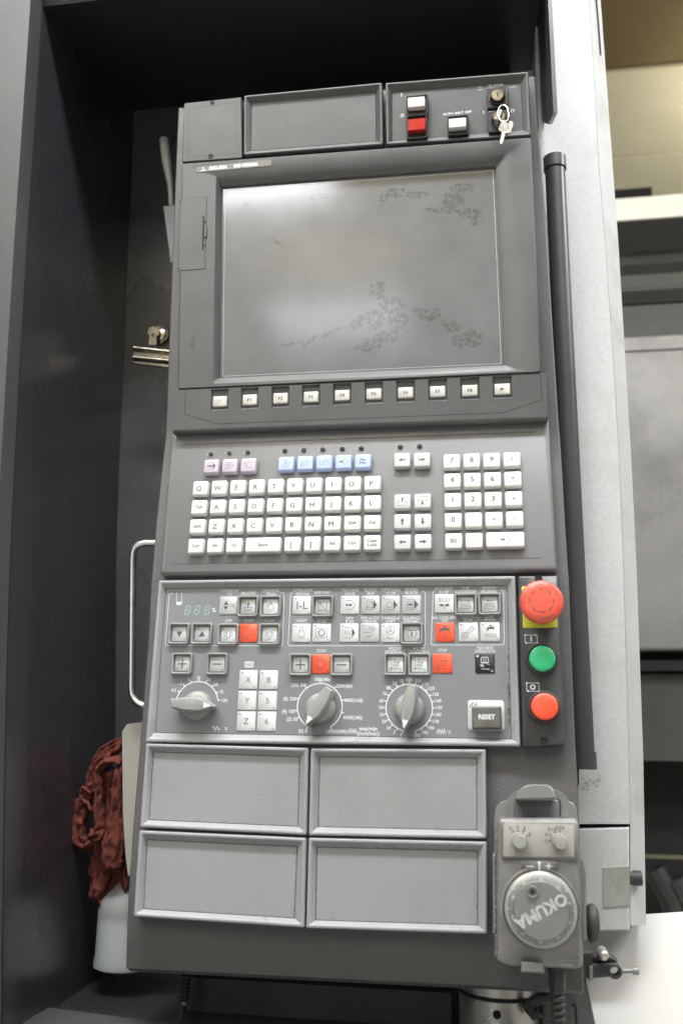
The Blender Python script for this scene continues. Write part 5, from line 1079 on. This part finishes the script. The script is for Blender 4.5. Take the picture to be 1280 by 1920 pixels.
# thin cable with strain relief under the console, left
e = empty('thin_cable', tuple(PB(346, 1900, -40)), 'thin grey cable with ribbed black strain relief under the console', 'cable')
kc = B.sc(346, 1860, -45); mb = MB(); P0, P1 = PB(350, 1828, -45), PB(345, 1876, -45); rings = []
pts = [P0 + (P1 - P0) * (i / 24) for i in range(25)]; mb.tube([tuple(p) for p in pts], lambda t_: (10 if int(t_ * 24) % 4 < 2 else 7) * kc * (1 - .12 * t_), 14); plain('strain_relief', mb, 'rubber', smooth=30, parent=e)
mb = MB(); mb.tube([tuple(PB(345.5, 1868, -45)), tuple(PB(345, 1884, -45))], 6 * kc, 12); plain('ferrule', mb, 'steel', smooth=30, parent=e)
mb = MB(); mb.tube([tuple(PB(345, 1880, -45)), tuple(PB(342, 1900, -45)), tuple(PB(336, 1930, -44)), tuple(PB(330, 1990, -44))], 3.4 * kc, 10); plain('cable', mb, 'tube', smooth=50, parent=e)

# ================================================================== hand pulse unit in its bracket
H = Fr(0, 0, -3.0); HW = 52.0
h0 = H.P(1008, 1680, HW)
hp_ = H.base(h0[0], h0[1], HW)
e = empty('handwheel_unit', tuple(hp_), 'grey hand pulse unit with big dial, hanging at the lower right of the console', 'hand controller')
def hq(pts, w): return [H.P(x, y, w) for x, y in pts]
def hput(nm, mb, mt, w, sm=45, lab=None, par=e): return put(nm, mb.mesh(nm, mt, sm), par, (0, 0, w), H, lab)
body = hq([(930, 1803), (950, 1812), (1085, 1816.5), (1092, 1808), (1090, 1700), (1084.5, 1545), (1078, 1534), (938, 1532), (930, 1540), (929.5, 1670)], HW - 4)
if area(body) < 0: body = body[::-1]
body = rq(body, 2.2, 2)
mb = MB(); mb.loft([at(offs(body, 1.5), -40), at(body, -37), at(body, -5), at(offs(body, 1.0), -1.6), at(offs(body, 2.8), 0)]); hput('body', mb, 'body', HW, 60)
ridge = hq([(941, 1608), (1082, 1611), (1082, 1546), (1076, 1541), (946, 1541), (941, 1548)], HW + 1.5)
if area(ridge) < 0: ridge = ridge[::-1]
mb = MB(); rg = rq(offs(ridge, -1.2), 2, 2); mb.loft([at(rg, -2), at(rg, 1), at(offs(rg, .8), 1.8)]); hput('switch_housing', mb, 'body', HW)
pl = hq([(943, 1606), (1076, 1607.5), (1076, 1546), (1072, 1542), (948, 1541), (943, 1545)], HW + 2)
if area(pl) < 0: pl = pl[::-1]
mb = MB(); mb.loft([at(rq(pl, 1.5, 2), 0), at(rq(pl, 1.5, 2), .5), at(rq(offs(pl, .2), 1.5, 2), .6)]); hput('switch_plate', mb, 'bodyplate', HW + 1.8, 40, 'pale worn plate with two selector knobs')
# dial collar outline
mb = MB(); cx_, cy_ = H.P(1012.5, 1704.5, HW + 2); kx = H.sc(1012, 1700, HW + 2)
coll = [(cx_ + 75.5 * kx * math.cos(t_), cy_ + 75.5 * kx * math.sin(t_)) for t_ in [PI * (-.2 + .012 * i) for i in range(0, 54)]]
nk = hq([(1046, 1624), (1048, 1614), (975, 1613), (977, 1624)], HW + 1)
cl2 = [(cx_ + 75.5 * kx * math.cos(PI * t_), cy_ + 75.5 * kx * math.sin(PI * t_)) for t_ in [-.42 + .03 * i for i in range(0, 28)]] + [H.P(1046, 1628, HW + 1), H.P(1044, 1614, HW + 1), H.P(978, 1613, HW + 1), H.P(976, 1628, HW + 1)] + [(cx_ + 75.5 * kx * math.cos(PI * t_), cy_ + 75.5 * kx * math.sin(PI * t_)) for t_ in [.60 + .03 * i for i in range(0, 28)]]
mb = MB(); mb.loft([at(cl2, -1), at(cl2, 1.0), at(offs(cl2, .8), 1.5)]); hput('dial_collar', mb, 'body', HW)
mb = MB(); Rd = 69 * kx; w0 = 1.6
mb.lathe([(Rd + .8, -.1), (Rd + .7, .08)], 0, 0, 72, 1, True); mb.lathe([(Rd, 0), (Rd, 4), (Rd - .8, 5), (52.5 * kx, 6.5)], 0, 0, 72, 0, False); mb.lathe([(52.5 * kx, 6.5), (51.5 * kx, 13), (50 * kx, 14), (2, 14.4)], 0, 0, 72, 0, True)
dl = put('dial', mb.mesh('dial', ['dial', 'gap'], 50), e, (cx_, cy_, HW + w0), H)
mb = MB()
for i in range(100):
    a = 2 * PI * i / 100; r0 = Rd - 1.0; r1 = Rd - (4.2 if i % 10 == 0 else 3.0); fz = lambda r: 5.12 + (Rd - .8 - r) / (Rd - .8 - 52.5 * kx) * 1.5 + .08
    ca, sa = math.cos(a), math.sin(a); h_ = .22
    mb.add([(r0 * ca - h_ * sa, r0 * sa + h_ * ca, fz(r0)), (r0 * ca + h_ * sa, r0 * sa - h_ * ca, fz(r0)), (r1 * ca + h_ * sa, r1 * sa - h_ * ca, fz(r1)), (r1 * ca - h_ * sa, r1 * sa + h_ * ca, fz(r1))], [(0, 1, 2, 3)][:1])
for i in range(10):
    a = D_(15) + 2 * PI * i / 10; r = Rd - 6.0; text(mb, str(i * 10), r * math.cos(a), r * math.sin(a), 2.0, 7.3, 0, a - PI / 2, 0)
mb.f = [f if len(f) != 4 or True else f for f in mb.f]
put('dial_scale', mb.mesh('dial_scale', 'inkw', 0), dl, (0, 0, 0), sub=True)
tx, ty = H.P(1014.5, 1709, HW + w0 + 14.4); mb = MB(); text(mb, 'OKUMA', tx - cx_ , ty - cy_, 8.6, 14.5, 0, D_(180 + 29), .04, .98); put('legend', mb.mesh('legend', 'inkg', 0), dl, (0, 0, 0), sub=True)
u, v = H.P(997.5, 1673, HW + w0 + 16); mb = MB(); mb.lathe([(11.5 * kx, 8), (11.3 * kx, 15.5), (10.5 * kx, 16.2), (8.2 * kx, 16.2), (7.8 * kx, 13.5)], 0, 0, 28, 0, False); mb.lathe([(7.8 * kx, 13.5), (4.2 * kx, 13.6), (4 * kx, 14.6), (.4, 14.6)], 0, 0, 20, 1, True)
put('crank_socket', mb.mesh('crank_socket', ['body', 'black'], 45), dl, (u - cx_, v - cy_, 0), sub=True)
# selector knobs
mb0 = None
for (x, y, xb, yb) in ((974, 1579, 970.5, 1576), (1051, 1580, 1047.5, 1577)):
    ub, vb = H.P(xb, yb, HW + 6); u, v = H.P(x, y, HW + 14); k = H.sc(x, y, HW + 10)
    mb = MB(); mb.lathe([(14 * k, 0), (14 * k, 7), (13 * k, 8)], 0, 0, 24, 0, True, False, (0, 7)); a = D_(25 if x < 1000 else 150)
    mb.loft([[(14 * k * math.cos(a - .25), 14 * k * math.sin(a - .25), z), (17.5 * k * math.cos(a), 17.5 * k * math.sin(a), z), (14 * k * math.cos(a + .25), 14 * k * math.sin(a + .25), z)] for z in (0, 6)])
    o = put('selector_knob', mb.mesh('selector_knob', 'knob', 40), e, (ub, vb, HW + 2.4), H)
    mb = MB(); mb.lathe([(12.6 * k, 7), (12.6 * k, 11.5), (11.6 * k, 12.5), (2, 12.7)], 0, 0, 28); put('knob_cap', mb.mesh('knob_cap', 'knob', 45), o, (u - ub, v - vb, 0), sub=True)
mb = MB(); wl = HW + 2.55
def th(s_, zx, zy, h=2.9, ink=0, bold=0):
    u, v = H.P(900 + zx / 4, 1450 + zy / 4, wl); text(mb, s_, u, v, h, 0, ink, 0, bold)
for a in (('X', 225, 415), ('Y', 280, 405), ('Z', 330, 415), ('B', 370, 457), ('O', 497, 510), ('X1', 505, 460), ('X10', 535, 420), ('X50', 595, 408)): th(*a)
for (zx, zy) in ((245, 438), (281, 430), (320, 438), (348, 468), (522, 508), (530, 468), (560, 440), (597, 432)):
    u, v = H.P(900 + zx / 4, 1450 + zy / 4, wl); mb.disc(u, v, .7, 0, 0, 8)
hput('legend', mb, 'ink', wl, 0)
mb = MB()
def hl(pts, wd_=.8): mb.line([H.P(900 + x / 4, 1450 + y / 4, HW + 1.7) for x, y in pts], wd_, 0)
hl([(343, 697), (398, 697)]); hl([(490, 697), (535, 697)]); hl([(512, 675), (512, 720)]); mb.flat([H.P(900 + x / 4, 1450 + y / 4, HW + 1.7) for x, y in ((428, 662), (454, 662), (447, 690), (446, 725), (437, 725), (437, 690))], 0)
hput('sign_marks', mb, 'inkw', HW + 1.75, 0)
# ribs on the left flank, ghost stamp
mb = MB()
for i in range(14):
    u, v = H.P(931.5, 1556 + i * 18, HW - 2); mb.tube([(u - 1.2, v - 1.4, 0), (u + .8, v + 1.2, 1.2)], 1.0, 6)
hput('grip_ribs', mb, 'body', HW - 4)
u, v = H.P(1064, 1808, HW); mb = MB(); mb.line([(u - 8, v + 2.6), (u + 8.5, v + 2.6)], .3, .05); text(mb, 'TOSOKU', u - 1, v - .6, 2.4, .05, 0, 0, 0, .85); hput('stamp', mb, 'inkfaded', HW + .05, 0)
# carrying loop
lo = [(950, 1533), (948, 1520), (950, 1503), (957, 1490), (968, 1482), (985, 1479), (1012, 1478), (1040, 1480), (1052, 1485), (1062, 1494), (1066, 1508), (1067, 1533)]
li = [(963.5, 1532), (963.5, 1520), (964, 1505), (965, 1500), (970, 1497.5), (985, 1497), (1012, 1497), (1040, 1497), (1046, 1499), (1049, 1503), (1050, 1510), (1050, 1532)]
O_, I_ = hq(lo, HW - 8), hq(li, HW - 8); mb = MB(); n = len(O_)
rows_ = [[(*O_[i], -16), (*O_[i], -1), (O_[i][0] * .97 + I_[i][0] * .03, O_[i][1] * .94 + I_[i][1] * .06, 0), (O_[i][0] * .1 + I_[i][0] * .9, O_[i][1] * .1 + I_[i][1] * .9, 0), (*I_[i], -1), (*I_[i], -16)] for i in range(n)]
mb.loft(rows_[::-1], 0, True, True); hput('carrying_loop', mb, 'body', HW - 6, 50)
# cable gland and coiled cable
kg = H.sc(1044, 1840, 35)
def hp3(x, y, w): p = H.P(x, y, w); return (p[0], p[1], w)
mb = MB(); mb.tube([hp3(1043, 1812, 32), hp3(1043, 1822, 32)], 17 * kg, 20); mb.tube([hp3(1043, 1822, 32), hp3(1043.5, 1852, 32)], 17 * kg, 6); mb.tube([hp3(1043.5, 1850, 32), hp3(1044, 1857, 32)], 14 * kg, 20); hput('cable_gland', mb, 'rubber', 0, 30)
mb = MB(); A_ = Vector(hp3(1044, 1856, 32)); Bv = Vector(hp3(1048, 2010, 26)); hel = []
for i in range(260):
    t_ = i / 259; p = A_ + (Bv - A_) * t_; a = t_ * 2 * PI * 11.5; hel.append((p.x + 9.5 * kg * math.cos(a), p.y, p.z + 9.5 * kg * math.sin(a)))
mb.tube(hel, 5.2 * kg, 8); hput('coiled_cable', mb, 'rubber', 0, 60)

# bracket that carries it
e = empty('pendant_bracket', tuple(H.base(*H.P(1010, 1825, 20), 20)), 'grey sheet metal bracket with hooks and black round knob, holding the hand pulse unit', 'bracket')
mb = MB(); bp = hq([(926, 1530), (930, 1512), (940, 1503), (952, 1500), (1060, 1500), (1074, 1506), (1080, 1518), (1083, 1535), (1092, 1680), (1092, 1800), (926, 1790)], 8); mb.prism(bp, 5, 8, 0, .5); put('back_plate', mb.mesh('back_plate', 'bracket'), e, (0, 0, 0), H)
mb = MB(); bp = hq([(966, 1498), (972, 1482), (984, 1473.5), (1000, 1471), (1024, 1471.5), (1034, 1477), (1042, 1497)], HW + 2); mb.prism(bp, -3, 0, 0, .6)
mb.prism(hq([(967, 1496), (1043, 1496), (1043, 1500), (967, 1500)], HW), -46, -2, 0, .4); put('top_hook', mb.mesh('top_hook', 'bracket'), e, (0, 0, HW + 2), H)
mb = MB(); bp = hq([(977, 1804), (1018, 1806), (1020, 1824), (976, 1822)], HW + 5); mb.prism(bp, -2, 0, 0, .6); mb.prism(hq([(976, 1818), (1020, 1820), (1020, 1824), (976, 1822)], HW), -46, -2, 0, .4); put('bottom_hook', mb.mesh('bottom_hook', 'bracket'), e, (0, 0, HW + 5), H)
mb = MB(); mb.prism(hq([(923, 1604), (928.5, 1603), (929, 1752), (924, 1750)], HW - 8), -40, 0, 0, .5); put('side_plate', mb.mesh('side_plate', 'bracket'), e, (0, 0, HW - 8), H)
mb = MB(); mb.prism(hq([(1086, 1606), (1092, 1612), (1098, 1640), (1099, 1762), (1092, 1766), (1089, 1700)], HW - 14), -40, 0, 0, .5); put('side_plate', mb.mesh('side_plate', 'bracket'), e, (0, 0, HW - 14), H)
P0 = Vector(hp3(1099, 1731, 22)); k = H.sc(1105, 1730, 22); mb = MB(); prof = [(24, 0), (31, 1.5), (34.5, 5), (36, 9), (35.5, 14), (32, 19), (25, 22.5), (12, 23.5)]
rings = [[(P0.x + z * k, P0.y + r_ * k * math.sin(2 * PI * i / 32), P0.z + r_ * k * math.cos(2 * PI * i / 32) * .9) for i in range(32)] for r_, z in prof]
mb.loft(rings, 0, True, True); mb.tube([(P0.x - 12, P0.y, P0.z), (P0.x + 1, P0.y, P0.z)], 6, 12); put('clamp_knob', mb.mesh('clamp_knob', 'rubber', 50), e, (0, 0, 0), H, 'round black clamp knob')

# black clamp arm with bolts
e = empty('clamp_arm', tuple(PB(1120, 1810, -30)), 'small black clamp arm with eye and long bolt, right of the hand pulse unit', 'clamp')
wc2 = -32
def ap(pts): return [B.P(*p, wc2) for p in pts]
mb = MB(); mb.prism(ap([(1088, 1786), (1110, 1785), (1116, 1798), (1112, 1800), (1112, 1838), (1096, 1836), (1088, 1830)]), wc2 - 22, wc2 - 3, 0, 1.5); plain('clamp_block', mb, 'rubber', smooth=30, parent=e)
eye = ap([(1152, 1822)])[0]; ke = B.sc(1150, 1820, wc2)
out = ap([(1106, 1807), (1125, 1806), (1138, 1805)]); N_ = 28
arm_o = []; arm_i = []
for i in range(N_):
    a = 2 * PI * i / N_; r_ = 14 * ke; x, y = eye[0] + r_ * math.cos(a), eye[1] + r_ * math.sin(a); arm_o.append((x, y)); arm_i.append((eye[0] + 8.5 * ke * math.cos(a), eye[1] + 8.5 * ke * math.sin(a)))
mb = MB(); mb.loft([at(arm_i, -12), at(arm_o, -12), at(arm_o, -1), at(offs(arm_o, .8), 0), at(arm_i, 0), at(arm_i, -12)], 0, False); mb.xf(lambda q: q + Vector((0, 0, wc2)))
mb.prism(ap([(1108, 1808), (1146, 1807.5), (1141, 1815), (1140, 1822), (1142, 1832), (1110, 1835)]), wc2 - 12, wc2 - .4, 0, .8); mb.prism(ap([(1112, 1795), (1128, 1793), (1148, 1797), (1160, 1806), (1140, 1806), (1112, 1806)]), wc2 - 20, wc2 - 6, 0, 1); plain('arm_eye', mb, 'rubber', smooth=35, parent=e)
mb = MB(); mb.tube([PB(1162, 1821, wc2 - 6), PB(1190, 1820, wc2 - 6)], 4.4 * ke, 12); mb.tube([PB(1186, 1820, wc2 - 6), PB(1196, 1820, wc2 - 6)], 7.5 * ke, 16); plain('long_bolt', mb, 'bracket', smooth=40, parent=e)
mb = MB(); b0 = B.P(1130, 1790, wc2); mb.lathe([(10 * ke, -14), (10.5 * ke, 2), (8 * ke, 5), (2, 6)], b0[0], b0[1], 20); mb.xf(lambda q: q + Vector((0, 0, wc2))); plain('bright_bolt', mb, 'chrome', smooth=45, parent=e)
mb = MB(); mb.prism(ap([(1104, 1812), (1110, 1811), (1111, 1838), (1103, 1838)]), wc2 - 3, wc2 + 2, 0, .5); plain('washer_plate', mb, 'bracket', smooth=30, parent=e)
